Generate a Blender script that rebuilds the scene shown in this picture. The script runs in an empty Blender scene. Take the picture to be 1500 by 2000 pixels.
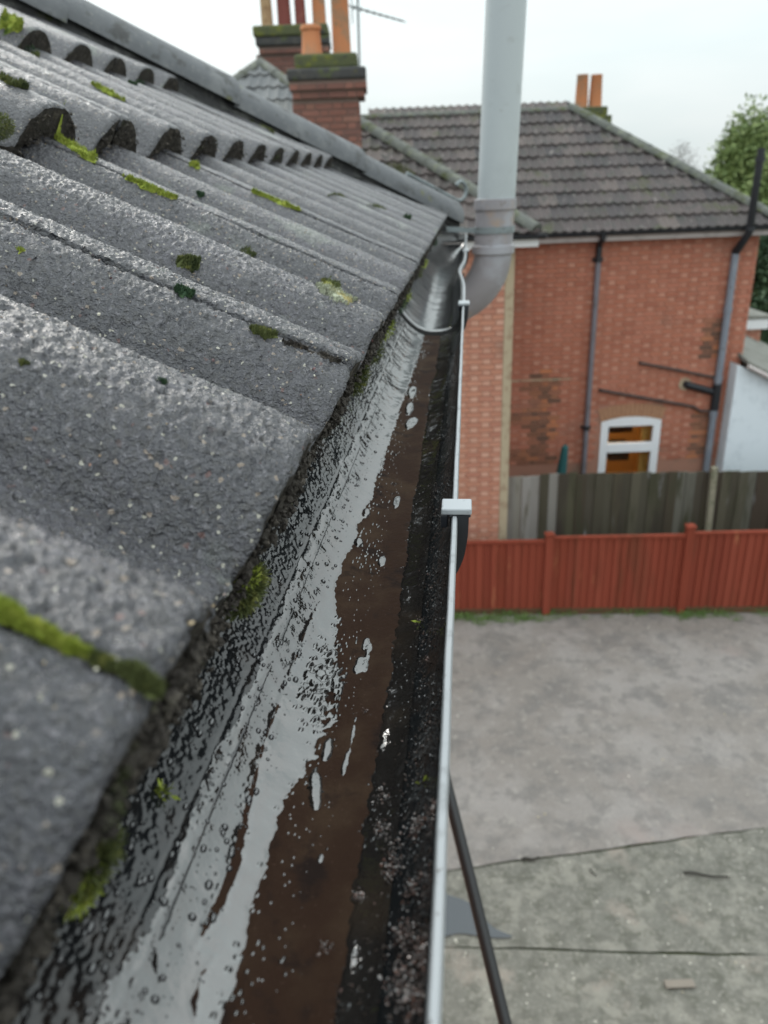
import bpy, math, random
import numpy as np
from math import radians, sin, cos, tan, pi, atan2, sqrt, exp
from mathutils import Vector, Matrix

random.seed(7)
rng = np.random.default_rng(11)
scene = bpy.context.scene
col = scene.collection

# ------------------------------------------------------------------ camera
EYE = 6.0                                   # eye height above the yard
PITCH, ROLL, FOC = radians(23.1), radians(2.2), 1500.0
F_ = np.array([0, cos(PITCH), -sin(PITCH)])
U0 = np.array([0, sin(PITCH), cos(PITCH)]); R0 = np.array([1.0, 0, 0])
R_ = R0 * cos(ROLL) - U0 * sin(ROLL)
U_ = U0 * cos(ROLL) + R0 * sin(ROLL)
cam = bpy.data.cameras.new('camera')
cam.sensor_fit = 'HORIZONTAL'; cam.sensor_width = 36; cam.lens = 36.0
cam.clip_start = 0.01; cam.clip_end = 1500
cam.dof.use_dof = True; cam.dof.focus_distance = 0.43; cam.dof.aperture_fstop = 15.5
co = bpy.data.objects.new('camera', cam); col.objects.link(co)
co.matrix_world = Matrix(((R_[0], U_[0], -F_[0], 0), (R_[1], U_[1], -F_[1], 0), (R_[2], U_[2], -F_[2], EYE), (0, 0, 0, 1)))
scene.camera = co

# ------------------------------------------------------------------ world: overcast daylight
SUN_AZ, SUN_EL = radians(-32), radians(34)   # azimuth clockwise from the view direction
world = bpy.data.worlds.new('World'); scene.world = world; world.use_nodes = True
wn, wl = world.node_tree.nodes, world.node_tree.links
wn.clear()
def wnode(t, **k):
    n = wn.new(t)
    for a, b in k.items(): setattr(n, a, b)
    return n
out = wnode('ShaderNodeOutputWorld'); bg = wnode('ShaderNodeBackground'); bg.inputs[1].default_value = 0.1
sky = wnode('ShaderNodeTexSky', sky_type='NISHITA', sun_disc=False)
sky.sun_elevation = SUN_EL; sky.sun_rotation = SUN_AZ; sky.air_density = 1.0; sky.dust_density = 3.0
tc = wnode('ShaderNodeTexCoord'); sep = wnode('ShaderNodeSeparateXYZ'); wl.new(tc.outputs['Generated'], sep.inputs[0])
mx = wnode('ShaderNodeMath', operation='MAXIMUM'); wl.new(sep.outputs[2], mx.inputs[0]); mx.inputs[1].default_value = 0.0
ma = wnode('ShaderNodeMath', operation='MULTIPLY_ADD'); wl.new(mx.outputs[0], ma.inputs[0]); ma.inputs[1].default_value = 2.0; ma.inputs[2].default_value = 1.0
mp = wnode('ShaderNodeMapping'); mp.inputs['Scale'].default_value = (1.3, 1.3, 5.0); wl.new(tc.outputs['Generated'], mp.inputs[0])
nz = wnode('ShaderNodeTexNoise'); nz.inputs['Scale'].default_value = 2.2; nz.inputs['Detail'].default_value = 5; wl.new(mp.outputs[0], nz.inputs[0])
cr = wnode('ShaderNodeValToRGB'); wl.new(nz.outputs[0], cr.inputs[0])
cr.color_ramp.elements[0].position = 0.3; cr.color_ramp.elements[0].color = (0.81, 0.915, 0.925, 1)
cr.color_ramp.elements[1].position = 0.68; cr.color_ramp.elements[1].color = (0.94, 1.0, 1.0, 1)
vm = wnode('ShaderNodeVectorMath', operation='SCALE'); wl.new(cr.outputs[0], vm.inputs[0]); wl.new(ma.outputs[0], vm.inputs['Scale'])
vm2 = wnode('ShaderNodeVectorMath', operation='SCALE'); wl.new(vm.outputs[0], vm2.inputs[0]); vm2.inputs['Scale'].default_value = 8.8
mix = wnode('ShaderNodeMixRGB'); mix.inputs[0].default_value = 0.93
wl.new(sky.outputs[0], mix.inputs[1]); wl.new(vm2.outputs[0], mix.inputs[2])
wl.new(mix.outputs[0], bg.inputs[0]); wl.new(bg.outputs[0], out.inputs[0])
sl = bpy.data.lights.new('sun', 'SUN'); sl.energy = 1.5; sl.angle = radians(22); sl.color = (1.0, 0.96, 0.9)
so = bpy.data.objects.new('sun', sl); col.objects.link(so)
so.rotation_euler = Vector((sin(SUN_AZ) * cos(SUN_EL), cos(SUN_AZ) * cos(SUN_EL), sin(SUN_EL))).to_track_quat('Z', 'Y').to_euler()
vs = scene.view_settings
vs.view_transform = 'Standard'; vs.look = 'None'; vs.exposure = 0.0; vs.gamma = 1.0; vs.use_curve_mapping = False
scene.cycles.max_bounces = 6

# ------------------------------------------------------------------ coordinates
def ray(x, y):
    return F_ + R_ * (x - 750) / FOC - U_ * (y - 1000) / FOC
def at(x, y, Y):                              # the point seen at (x, y) at ground distance Y
    d = ray(x, y); d = d * Y / d[1]
    return np.array([d[0], d[1], d[2] + EYE])
def on_ground(x, y, z=0.0):
    d = ray(x, y); d = d * (z - EYE) / d[2]
    return np.array([d[0], d[1], z])

# ------------------------------------------------------------------ numpy noise
def _h(i, j, k, s):
    n = (i.astype(np.int64) * 374761393 + j.astype(np.int64) * 668265263 + k.astype(np.int64) * 2147483647 + s * 974634777) & 0xffffffff
    n = ((n ^ (n >> 13)) * 1274126177) & 0xffffffff
    n = n ^ (n >> 16)
    return (n & 0xffffff) / float(0xffffff)
def vnoise(x, y, z=None, s=0):
    z = np.zeros_like(x) if z is None else z
    xi, yi, zi = np.floor(x), np.floor(y), np.floor(z)
    fx, fy, fz = x - xi, y - yi, z - zi
    fx = fx * fx * (3 - 2 * fx); fy = fy * fy * (3 - 2 * fy); fz = fz * fz * (3 - 2 * fz)
    def c(a, b, d): return _h(xi + a, yi + b, zi + d, s)
    def pl(d): return (c(0, 0, d) * (1 - fx) + c(1, 0, d) * fx) * (1 - fy) + (c(0, 1, d) * (1 - fx) + c(1, 1, d) * fx) * fy
    if not np.any(fz): return pl(0) * 2 - 1
    return (pl(0) * (1 - fz) + pl(1) * fz) * 2 - 1
def fbm(x, y, oct=4, s=0, gain=0.5):
    r = 0; a = 1.0; f = 1.0; t = 0
    for o in range(oct):
        r = r + a * vnoise(x * f + 13.1 * o, y * f - 7.7 * o, None, s + o); t += a; a *= gain; f *= 2.03
    return r / t
def worley(x, y, s=0):
    xi, yi = np.floor(x), np.floor(y); best = np.full(x.shape, 9.0)
    for a in (-1, 0, 1):
        for b in (-1, 0, 1):
            cx, cy = xi + a, yi + b
            px = cx + _h(cx, cy, cx * 0, s + 1); py = cy + _h(cx, cy, cx * 0, s + 2)
            best = np.minimum(best, (px - x) ** 2 + (py - y) ** 2)
    return np.sqrt(best)

# ------------------------------------------------------------------ object helpers
def tag(o, label=None, cat=None, group=None, kind=None):
    if label: o['label'] = label
    if cat: o['category'] = cat
    if group: o['group'] = group
    if kind: o['kind'] = kind
    return o
def empty(name, loc=(0, 0, 0), label=None, cat=None, group=None, kind=None):
    o = bpy.data.objects.new(name, None); col.objects.link(o); o.location = loc
    o.empty_display_size = 0.2
    return tag(o, label, cat, group, kind)
def link(name, me, parent=None, loc=None):
    o = bpy.data.objects.new(name, me); col.objects.link(o)
    if parent is not None:
        o.parent = parent
        pl = Vector((0, 0, 0)); p = parent
        while p is not None: pl = pl + p.location; p = p.parent
        o.location = (Vector(loc) if loc is not None else Vector((0, 0, 0))) - pl
    elif loc is not None: o.location = loc
    return o
def mesh_np(name, V, Fq, mats=(), smooth=False, mi=None):
    me = bpy.data.meshes.new(name)
    V = np.asarray(V, dtype=np.float32).reshape(-1, 3)
    Fq = np.asarray(Fq, dtype=np.int32); k = Fq.shape[1]
    me.vertices.add(len(V)); me.vertices.foreach_set('co', V.ravel())
    me.loops.add(Fq.size); me.loops.foreach_set('vertex_index', Fq.ravel())
    me.polygons.add(len(Fq)); me.polygons.foreach_set('loop_start', np.arange(0, Fq.size, k, dtype=np.int32))
    for m in mats: me.materials.append(m)
    if mi is not None: me.polygons.foreach_set('material_index', np.asarray(mi, dtype=np.int32))
    me.update(calc_edges=True)
    me.polygons.foreach_set('use_smooth', np.full(len(Fq), smooth))
    me.validate()
    return me
def grid_faces(nu, nv, off=0):
    i, j = np.meshgrid(np.arange(nu - 1), np.arange(nv - 1), indexing='ij')
    a = (i * nv + j).ravel() + off
    return np.stack([a, a + nv, a + nv + 1, a + 1], 1)
class MB:
    """collects simple solids, built as one mesh"""
    def __init__(s): s.v = []; s.f = []; s.m = []
    def add(s, V, Fs, m=0):
        o = len(s.v); s.v += [tuple(map(float, p)) for p in V]
        for f in Fs: s.f.append(tuple(i + o for i in f)); s.m.append(m)
        return s
    def box(s, x0, x1, y0, y1, z0, z1, m=0):
        V = [(x0, y0, z0), (x1, y0, z0), (x1, y1, z0), (x0, y1, z0), (x0, y0, z1), (x1, y0, z1), (x1, y1, z1), (x0, y1, z1)]
        return s.add(V, [(0, 3, 2, 1), (4, 5, 6, 7), (0, 1, 5, 4), (1, 2, 6, 5), (2, 3, 7, 6), (3, 0, 4, 7)], m)
    def hexa(s, P, m=0):                      # 8 corners, bottom four then top four
        return s.add(P, [(0, 3, 2, 1), (4, 5, 6, 7), (0, 1, 5, 4), (1, 2, 6, 5), (2, 3, 7, 6), (3, 0, 4, 7)], m)
    def tube(s, P, r, n=12, m=0, cap=True):
        P = [Vector(p) for p in P]; rs = r if hasattr(r, '__len__') else [r] * len(P)
        V = []; up = None
        for i, p in enumerate(P):
            d = (P[min(i + 1, len(P) - 1)] - P[max(i - 1, 0)]).normalized()
            if up is None:
                up = Vector((0, 0, 1)) if abs(d.z) < 0.9 else Vector((1, 0, 0))
            a = d.cross(up)
            if a.length < 1e-6: a = d.cross(Vector((0, 1, 0)))
            a.normalize(); b = a.cross(d).normalized(); up = b
            for k in range(n):
                t = 2 * pi * k / n; V.append(p + a * cos(t) * rs[i] + b * sin(t) * rs[i])
        Fs = []
        for i in range(len(P) - 1):
            for k in range(n):
                k2 = (k + 1) % n; Fs.append((i * n + k, i * n + k2, (i + 1) * n + k2, (i + 1) * n + k))
        if cap:
            Fs.append(tuple(range(n - 1, -1, -1))); Fs.append(tuple((len(P) - 1) * n + k for k in range(n)))
        return s.add(V, Fs, m)
    def lathe(s, c, prof, n=20, m=0):         # prof (r, z)
        V = []; Fs = []
        for r, z in prof:
            for k in range(n): V.append((c[0] + r * cos(2 * pi * k / n), c[1] + r * sin(2 * pi * k / n), c[2] + z))
        for i in range(len(prof) - 1):
            for k in range(n):
                k2 = (k + 1) % n; Fs.append((i * n + k, i * n + k2, (i + 1) * n + k2, (i + 1) * n + k))
        Fs.append(tuple(range(n - 1, -1, -1))); Fs.append(tuple((len(prof) - 1) * n + k for k in range(n)))
        return s.add(V, Fs, m)
    def mesh(s, name, mats, smooth=False, org=(0, 0, 0)):
        me = bpy.data.meshes.new(name)
        me.from_pydata([(a - org[0], b - org[1], c - org[2]) for a, b, c in s.v], [], s.f)
        mats = mats if isinstance(mats, (list, tuple)) else [mats]
        for m_ in mats: me.materials.append(m_)
        me.polygons.foreach_set('material_index', s.m)
        me.polygons.foreach_set('use_smooth', [smooth] * len(s.f)); me.update()
        if smooth:
            try: me.set_sharp_from_angle(angle=radians(40))
            except Exception: pass
        return me
    def build(s, name, mats, parent=None, smooth=False, bevel=0.0):
        v = np.array(s.v); org = (v.min(0) + v.max(0)) / 2; org[2] = v[:, 2].min()
        o = link(name, s.mesh(name, mats, smooth, org), parent, org)
        if bevel:
            b = o.modifiers.new('bevel', 'BEVEL'); b.width = bevel; b.segments = 2; b.limit_method = 'ANGLE'
        return o

# ------------------------------------------------------------------ materials
def material(name, base, rough=0.7, ior=1.45, layers=(), bumps=(), rnd=None, island=False, rough_noise=None, coat=0, trans=0, metallic=0, stretch=None):
    """layers: (scale, detail, colour, lo, hi[, kind]); bumps: (scale, detail, distance[, kind]); rnd: (colour, amount) random tint per object"""
    m = bpy.data.materials.new(name); m.use_nodes = True
    nt = m.node_tree; N, L = nt.nodes, nt.links; N.clear()
    o = N.new('ShaderNodeOutputMaterial'); p = N.new('ShaderNodeBsdfPrincipled'); L.new(p.outputs[0], o.inputs[0])
    g = N.new('ShaderNodeNewGeometry')
    vec = g.outputs['Position']
    if stretch:
        mm = N.new('ShaderNodeMapping'); mm.inputs['Scale'].default_value = stretch; L.new(vec, mm.inputs[0]); vec_s = mm.outputs[0]
    else: vec_s = vec
    c = N.new('ShaderNodeRGB'); c.outputs[0].default_value = (*base, 1); cur = c.outputs[0]
    if rnd:
        if island: r = g.outputs['Random Per Island']
        else: oi = N.new('ShaderNodeObjectInfo'); r = oi.outputs['Random']
        cols = rnd
        rp = N.new('ShaderNodeValToRGB'); L.new(r, rp.inputs[0]); rp.color_ramp.interpolation = 'LINEAR'
        els = rp.color_ramp.elements
        while len(els) < len(cols): els.new(0.5)
        for i, cc in enumerate(cols): els[i].position = i / (len(cols) - 1); 
        for i, cc in enumerate(cols): els[i].color = (*cc, 1)
        cur = rp.outputs[0]
    def tex(scale, detail, kind, v):
        if kind == 'v':
            t = N.new('ShaderNodeTexVoronoi'); t.inputs['Scale'].default_value = scale; L.new(v, t.inputs['Vector']); return t.outputs['Distance']
        if kind == 'c':
            t = N.new('ShaderNodeTexVoronoi'); t.inputs['Scale'].default_value = scale; L.new(v, t.inputs['Vector'])
            s_ = N.new('ShaderNodeSeparateColor'); L.new(t.outputs['Color'], s_.inputs[0]); return s_.outputs[0]
        t = N.new('ShaderNodeTexNoise'); t.inputs['Scale'].default_value = scale; t.inputs['Detail'].default_value = detail
        t.inputs['Roughness'].default_value = 0.6; L.new(v, t.inputs['Vector']); return t.outputs[0]
    for ly in layers:
        sc_, de, cc, lo, hi = ly[:5]; kind = ly[5] if len(ly) > 5 else 'n'
        t = tex(sc_, de, kind, vec_s)
        mr = N.new('ShaderNodeMapRange'); mr.inputs['From Min'].default_value = lo; mr.inputs['From Max'].default_value = hi; mr.interpolation_type = 'SMOOTHSTEP'
        L.new(t, mr.inputs[0])
        f = mr.outputs[0]
        if len(ly) > 6:
            q = N.new('ShaderNodeMath'); q.operation = 'MULTIPLY'; L.new(f, q.inputs[0]); q.inputs[1].default_value = ly[6]; f = q.outputs[0]
        x = N.new('ShaderNodeMixRGB'); L.new(f, x.inputs[0]); L.new(cur, x.inputs[1]); x.inputs[2].default_value = (*cc, 1); cur = x.outputs[0]
    L.new(cur, p.inputs['Base Color'])
    p.inputs['Roughness'].default_value = rough; p.inputs['IOR'].default_value = ior; p.inputs['Metallic'].default_value = metallic
    if coat: p.inputs['Coat Weight'].default_value = coat; p.inputs['Coat Roughness'].default_value = 0.08
    if trans: p.inputs['Transmission Weight'].default_value = trans
    if rough_noise:
        t = tex(rough_noise[0], 4, 'n', vec); mr = N.new('ShaderNodeMapRange'); L.new(t, mr.inputs[0])
        mr.inputs['From Min'].default_value = 0.35; mr.inputs['From Max'].default_value = 0.65
        mr.inputs['To Min'].default_value = rough_noise[1]; mr.inputs['To Max'].default_value = rough_noise[2]; L.new(mr.outputs[0], p.inputs['Roughness'])
    nrm = None
    for b_ in bumps:
        t = tex(b_[0], b_[1], b_[3] if len(b_) > 3 else 'n', vec_s)
        bn = N.new('ShaderNodeBump'); bn.inputs['Distance'].default_value = b_[2]; bn.inputs['Strength'].default_value = 1.0
        L.new(t, bn.inputs['Height'])
        if nrm is not None: L.new(nrm, bn.inputs['Normal'])
        nrm = bn.outputs[0]
    if nrm is not None: L.new(nrm, p.inputs['Normal'])
    return m

M = {}
M['tile'] = material('concrete_roof_tile', (0.028, 0.028, 0.037), 0.5, ior=1.85, layers=[
    (9, 6, (0.060, 0.056, 0.071), 0.42, 0.68), (4, 5, (0.028, 0.028, 0.036), 0.50, 0.66, 'n', 0.85), (26, 5, (0.028, 0.028, 0.034), 0.52, 0.70, 'n', 0.7), (420, 3, (0.15, 0.142, 0.16), 0.54, 0.66, 'n', 0.75),
    (260, 4, (0.025, 0.023, 0.026), 0.50, 0.60, 'n', 0.9), (520, 3, (0.03, 0.028, 0.03), 0.54, 0.62, 'n', 0.8), (150, 5, (0.022, 0.021, 0.026), 0.54, 0.64, 'n', 0.75), (620, 1, (0.22, 0.17, 0.13), 0.985, 0.992, 'c'), (800, 1, (0.36, 0.34, 0.28), 0.990, 0.995, 'c'),
    (560, 1, (0.09, 0.035, 0.03), 0.994, 0.998, 'c'), (11, 6, (0.17, 0.19, 0.155), 0.60, 0.68, 'n', 0.5), (7, 5, (0.12, 0.10, 0.065), 0.66, 0.76, 'n', 0.5)],
    bumps=[(90, 4, 0.0009), (210, 5, 0.0030), (480, 4, 0.0022)], rough_noise=(160, 0.24, 0.46))
M['tile_edge'] = material('weathered_tile_tail', (0.045, 0.038, 0.032), 0.85, layers=[
    (120, 5, (0.10, 0.085, 0.07), 0.5, 0.65), (30, 4, (0.045, 0.06, 0.015), 0.6, 0.72), (300, 3, (0.14, 0.12, 0.10), 0.62, 0.72)],
    bumps=[(150, 5, 0.004), (500, 4, 0.0015)])
M['hip'] = material('hip_tile_concrete', (0.105, 0.11, 0.118), 0.6, layers=[(12, 5, (0.15, 0.155, 0.16), 0.45, 0.65), (25, 5, (0.055, 0.055, 0.055), 0.52, 0.68), (90, 4, (0.19, 0.19, 0.185), 0.58, 0.7, 'n', 0.7), (9, 4, (0.13, 0.135, 0.05), 0.60, 0.70, 'n', 0.8)], bumps=[(300, 4, 0.0012)])
M['mortar_bed'] = material('dark_bedding_mortar', (0.055, 0.055, 0.056), 0.9, layers=[(40, 5, (0.10, 0.10, 0.095), 0.5, 0.65), (15, 4, (0.05, 0.06, 0.02), 0.6, 0.7)], bumps=[(120, 5, 0.006)])
M['moss_bright'] = material('bright_green_moss', (0.25, 0.30, 0.04), 0.8, layers=[(160, 4, (0.42, 0.44, 0.09), 0.5, 0.7), (60, 3, (0.06, 0.11, 0.012), 0.55, 0.7)])
M['moss_olive'] = material('olive_moss', (0.085, 0.10, 0.03), 0.85, layers=[(160, 4, (0.26, 0.26, 0.07), 0.52, 0.7), (60, 3, (0.035, 0.05, 0.015), 0.5, 0.7)])
M['moss_dark'] = material('dark_green_moss', (0.03, 0.065, 0.03), 0.85, layers=[(160, 4, (0.07, 0.12, 0.05), 0.52, 0.7)])
M['lichen'] = material('cream_lichen', (0.40, 0.42, 0.31), 0.9, layers=[(120, 4, (0.18, 0.18, 0.14), 0.5, 0.66), (45, 3, (0.48, 0.42, 0.20), 0.6, 0.7)], bumps=[(400, 4, 0.002)])
M['gutter'] = material('wet_black_gutter_plastic', (0.010, 0.011, 0.012), 0.1, ior=1.68, layers=[(30, 4, (0.016, 0.012, 0.010), 0.5, 0.7)], rough_noise=(60, 0.05, 0.16))
M['gutter_clean'] = material('clean_grey_black_plastic', (0.022, 0.024, 0.026), 0.14, ior=2.6, bumps=[(14, 2, 0.002)])
M['gutter_plain'] = material('black_plastic', (0.008, 0.008, 0.009), 0.35, layers=[(30, 4, (0.02, 0.02, 0.02), 0.55, 0.7)])
M['lip'] = material('sky_sheen_gutter_lip', (0.30, 0.315, 0.33), 0.45, layers=[(90, 4, (0.22, 0.23, 0.24), 0.5, 0.7), (240, 3, (0.08, 0.07, 0.06), 0.68, 0.75)])  # sky reflection on the black rim painted in as pale grey, with dark specks
M['clip_top'] = material('sky_sheen_clip_top', (0.34, 0.36, 0.38), 0.4, layers=[(120, 4, (0.14, 0.15, 0.16), 0.56, 0.66)])  # sky sheen on the black clip painted into its pale top colour
M['water'] = material('wet_film', (0.018, 0.016, 0.015), 0.04, ior=2.3, layers=[(20, 4, (0.034, 0.026, 0.02), 0.5, 0.7)], bumps=[(18, 3, 0.0035), (120, 3, 0.0004)])
M['silt'] = material('wet_brown_silt', (0.030, 0.0135, 0.007), 0.85, ior=1.3, layers=[(25, 5, (0.048, 0.027, 0.015), 0.45, 0.65), (60, 5, (0.014, 0.007, 0.005), 0.52, 0.68), (900, 2, (0.07, 0.04, 0.027), 0.66, 0.74)], bumps=[(400, 5, 0.0005)])
M['grit'] = material('dark_grit', (0.045, 0.032, 0.026), 0.35, layers=[(400, 2, (0.12, 0.07, 0.06), 0.55, 0.7)])
M['drop'] = material('water_drop', (0.03, 0.03, 0.032), 0.04, ior=2.0)

def brick_mat(name, cols, **k):
    return material(name, cols[0], 0.85, rnd=cols, layers=[(40, 4, (0.30, 0.17, 0.12), 0.6, 0.75, 'n', 0.6), (1.2, 4, (0.20, 0.12, 0.09), 0.55, 0.75, 'n', 0.5), (90, 3, (0.16, 0.07, 0.05), 0.62, 0.72, 'n', 0.6)], bumps=[(120, 4, 0.002)], **k)
red = [(0.385, 0.14, 0.088), (0.425, 0.16, 0.10), (0.35, 0.125, 0.08), (0.45, 0.175, 0.115), (0.39, 0.15, 0.098)]
pink = [(0.41, 0.17, 0.112), (0.48, 0.225, 0.155), (0.42, 0.175, 0.118), (0.51, 0.25, 0.175), (0.40, 0.16, 0.105)]
M['brick_s'] = brick_mat('red_stretcher_brick', red); M['brick_h'] = brick_mat('pale_header_brick', pink)
M['brick_si'] = brick_mat('red_stretcher_brick_run', red, island=True); M['brick_hi'] = brick_mat('pale_header_brick_run', pink, island=True)
wred = [(0.44, 0.20, 0.135), (0.48, 0.225, 0.15), (0.41, 0.18, 0.125), (0.50, 0.24, 0.165)]
wpink = [(0.48, 0.25, 0.18), (0.56, 0.32, 0.24), (0.50, 0.265, 0.19)]
M['wing_s'] = brick_mat('orange_stretcher_brick', wred); M['wing_h'] = brick_mat('orange_header_brick', wpink)
M['wing_si'] = brick_mat('orange_stretcher_run', wred, island=True); M['wing_hi'] = brick_mat('orange_header_run', wpink, island=True)
M['brick_dark'] = brick_mat('stained_brick', [(0.16, 0.085, 0.055), (0.34, 0.14, 0.085), (0.12, 0.07, 0.05), (0.50, 0.19, 0.09), (0.24, 0.12, 0.075)], island=True)
M['chim'] = brick_mat('chimney_brick', [(0.19, 0.085, 0.065), (0.24, 0.11, 0.085), (0.14, 0.07, 0.06), (0.27, 0.135, 0.10)], island=True)
M['mortar'] = material('lime_mortar', (0.35, 0.18, 0.13), 0.95, layers=[(3, 4, (0.25, 0.16, 0.12), 0.5, 0.7)])
M['mortar_c'] = material('sooty_mortar', (0.20, 0.15, 0.13), 0.95)
M['quoin'] = material('worn_corner_mortar', (0.40, 0.33, 0.23), 0.9, layers=[(8, 4, (0.30, 0.22, 0.15), 0.5, 0.65)], bumps=[(40, 4, 0.004)])
M['soot'] = material('sooty_chimney_render', (0.055, 0.055, 0.055), 0.9, layers=[(7, 5, (0.10, 0.095, 0.085), 0.5, 0.7), (5, 4, (0.09, 0.11, 0.035), 0.56, 0.72), (11, 4, (0.10, 0.09, 0.02), 0.62, 0.74)], bumps=[(30, 4, 0.01)])
M['moss_cap'] = material('mossy_cap', (0.085, 0.095, 0.045), 0.9, layers=[(7, 5, (0.14, 0.15, 0.03), 0.5, 0.66), (9, 4, (0.05, 0.05, 0.045), 0.55, 0.7)], bumps=[(30, 4, 0.015)])
M['pot'] = material('orange_clay_pot', (0.50, 0.20, 0.09), 0.8, layers=[(5, 5, (0.34, 0.20, 0.12), 0.45, 0.65), (12, 4, (0.22, 0.17, 0.10), 0.6, 0.75)])
M['pot_dark'] = material('dark_red_pot', (0.20, 0.055, 0.045), 0.75, layers=[(5, 4, (0.28, 0.10, 0.07), 0.5, 0.7)])
M['pot_tan'] = material('tan_clay_pot', (0.42, 0.28, 0.16), 0.8, layers=[(6, 4, (0.30, 0.18, 0.10), 0.5, 0.7)])
tcols = [(0.065, 0.052, 0.052), (0.09, 0.072, 0.070), (0.05, 0.044, 0.047), (0.115, 0.092, 0.085), (0.073, 0.060, 0.060), (0.058, 0.048, 0.045)]
M['far_tile'] = material('brown_grey_roof_tile', tcols[0], 0.75, rnd=tcols, layers=[(7, 5, (0.055, 0.055, 0.05), 0.5, 0.68), (11, 4, (0.30, 0.27, 0.245), 0.62, 0.72, 'n', 0.75), (3, 4, (0.06, 0.065, 0.03), 0.56, 0.72, 'n', 0.8)], bumps=[(60, 4, 0.004)])
M['far_hip'] = material('mossy_hip_tile', (0.10, 0.105, 0.095), 0.8, layers=[(8, 5, (0.17, 0.18, 0.14), 0.5, 0.7), (5, 4, (0.07, 0.08, 0.03), 0.5, 0.7)], bumps=[(40, 4, 0.006)])
M['fascia'] = material('pale_fascia_board', (0.50, 0.45, 0.44), 0.5, layers=[(5, 4, (0.40, 0.36, 0.35), 0.5, 0.7)])
M['fascia_white'] = material('white_plastic_board', (0.75, 0.76, 0.78), 0.35)
M['upvc'] = material('white_window_plastic', (0.78, 0.80, 0.84), 0.3)
M['pipe_grey'] = material('grey_plastic_pipe', (0.20, 0.225, 0.27), 0.45, layers=[(4, 4, (0.26, 0.28, 0.32), 0.5, 0.7), (12, 4, (0.12, 0.12, 0.13), 0.6, 0.7)])
M['pipe_brown'] = material('brown_grey_pipe', (0.17, 0.165, 0.19), 0.5, layers=[(4, 4, (0.12, 0.11, 0.12), 0.5, 0.7)])
M['pipe_rust'] = material('rusty_waste_pipe', (0.075, 0.05, 0.045), 0.6, layers=[(12, 4, (0.035, 0.03, 0.03), 0.5, 0.65)])
M['pipe_black'] = material('black_iron_pipe', (0.018, 0.02, 0.025), 0.45)
M['soil_white'] = material('pale_grey_soil_pipe', (0.44, 0.475, 0.49), 0.42, layers=[(3, 4, (0.38, 0.41, 0.425), 0.5, 0.7), (30, 5, (0.34, 0.35, 0.35), 0.58, 0.72, 'n', 0.5), (25, 4, (0.33, 0.31, 0.25), 0.66, 0.76, 'n', 0.6)])
M['soil_old'] = material('stained_mauve_soil_pipe', (0.27, 0.255, 0.27), 0.45, layers=[(14, 5, (0.34, 0.25, 0.19), 0.54, 0.7, 'n', 0.8), (9, 4, (0.33, 0.33, 0.36), 0.5, 0.68), (60, 3, (0.14, 0.10, 0.08), 0.64, 0.74)])
M['zinc'] = material('grey_metal_strap', (0.20, 0.23, 0.24), 0.5, layers=[(40, 4, (0.12, 0.13, 0.13), 0.5, 0.65)])
fc = [(0.205, 0.041, 0.022), (0.23, 0.048, 0.027), (0.185, 0.037, 0.021), (0.245, 0.054, 0.031), (0.21, 0.042, 0.023)]
M['red_board'] = material('red_stained_board', fc[0], 0.9, ior=1.35, rnd=fc, layers=[(6, 5, (0.17, 0.038, 0.02), 0.48, 0.68, 'n', 0.8), (2.2, 4, (0.12, 0.04, 0.02), 0.56, 0.70, 'n', 0.7), (9, 4, (0.40, 0.17, 0.08), 0.64, 0.74, 'n', 0.6)], bumps=[(30, 4, 0.002)], stretch=(1, 1, 0.12))
M['algae'] = material('damp_green_gravel_board', (0.10, 0.05, 0.025), 0.9, layers=[(6, 4, (0.06, 0.055, 0.02), 0.45, 0.6)])
gc = [(0.055, 0.048, 0.033), (0.095, 0.085, 0.06), (0.04, 0.036, 0.028), (0.125, 0.12, 0.10), (0.07, 0.06, 0.045), (0.05, 0.035, 0.025), (0.085, 0.08, 0.05)]
M['grey_board'] = material('weathered_grey_board', gc[0], 0.9, rnd=gc, layers=[(5, 5, (0.05, 0.048, 0.028), 0.48, 0.68), (7, 5, (0.22, 0.22, 0.225), 0.62, 0.74, 'n', 0.8), (3, 4, (0.045, 0.035, 0.028), 0.52, 0.7)], bumps=[(30, 4, 0.003)], stretch=(1, 1, 0.18))
M['pale_board'] = material('silvered_pale_board', (0.26, 0.25, 0.235), 0.9, rnd=[(0.22, 0.21, 0.19), (0.32, 0.31, 0.30), (0.26, 0.25, 0.21)], layers=[(5, 5, (0.14, 0.13, 0.10), 0.55, 0.7)], stretch=(1, 1, 0.15))
M['conc_post'] = material('concrete_post', (0.26, 0.24, 0.18), 0.9, layers=[(6, 5, (0.15, 0.15, 0.10), 0.5, 0.7)], bumps=[(40, 4, 0.004)])
M['asphalt'] = material('old_worn_asphalt', (0.20, 0.178, 0.162), 0.7, layers=[
    (0.9, 6, (0.25, 0.228, 0.215), 0.42, 0.62), (1.6, 6, (0.13, 0.122, 0.117), 0.50, 0.66, 'n', 0.75), (5, 6, (0.14, 0.13, 0.122), 0.50, 0.62, 'n', 0.6), (9, 6, (0.30, 0.275, 0.25), 0.54, 0.68, 'n', 0.6),
    (60, 3, (0.36, 0.33, 0.30), 0.58, 0.70, 'n', 0.7), (80, 3, (0.08, 0.075, 0.07), 0.58, 0.70, 'n', 0.7), (0.55, 4, (0.28, 0.225, 0.205), 0.58, 0.72, 'n', 0.6)],
    bumps=[(8, 5, 0.01), (90, 4, 0.004)], rough_noise=(1.5, 0.45, 0.85))
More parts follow.
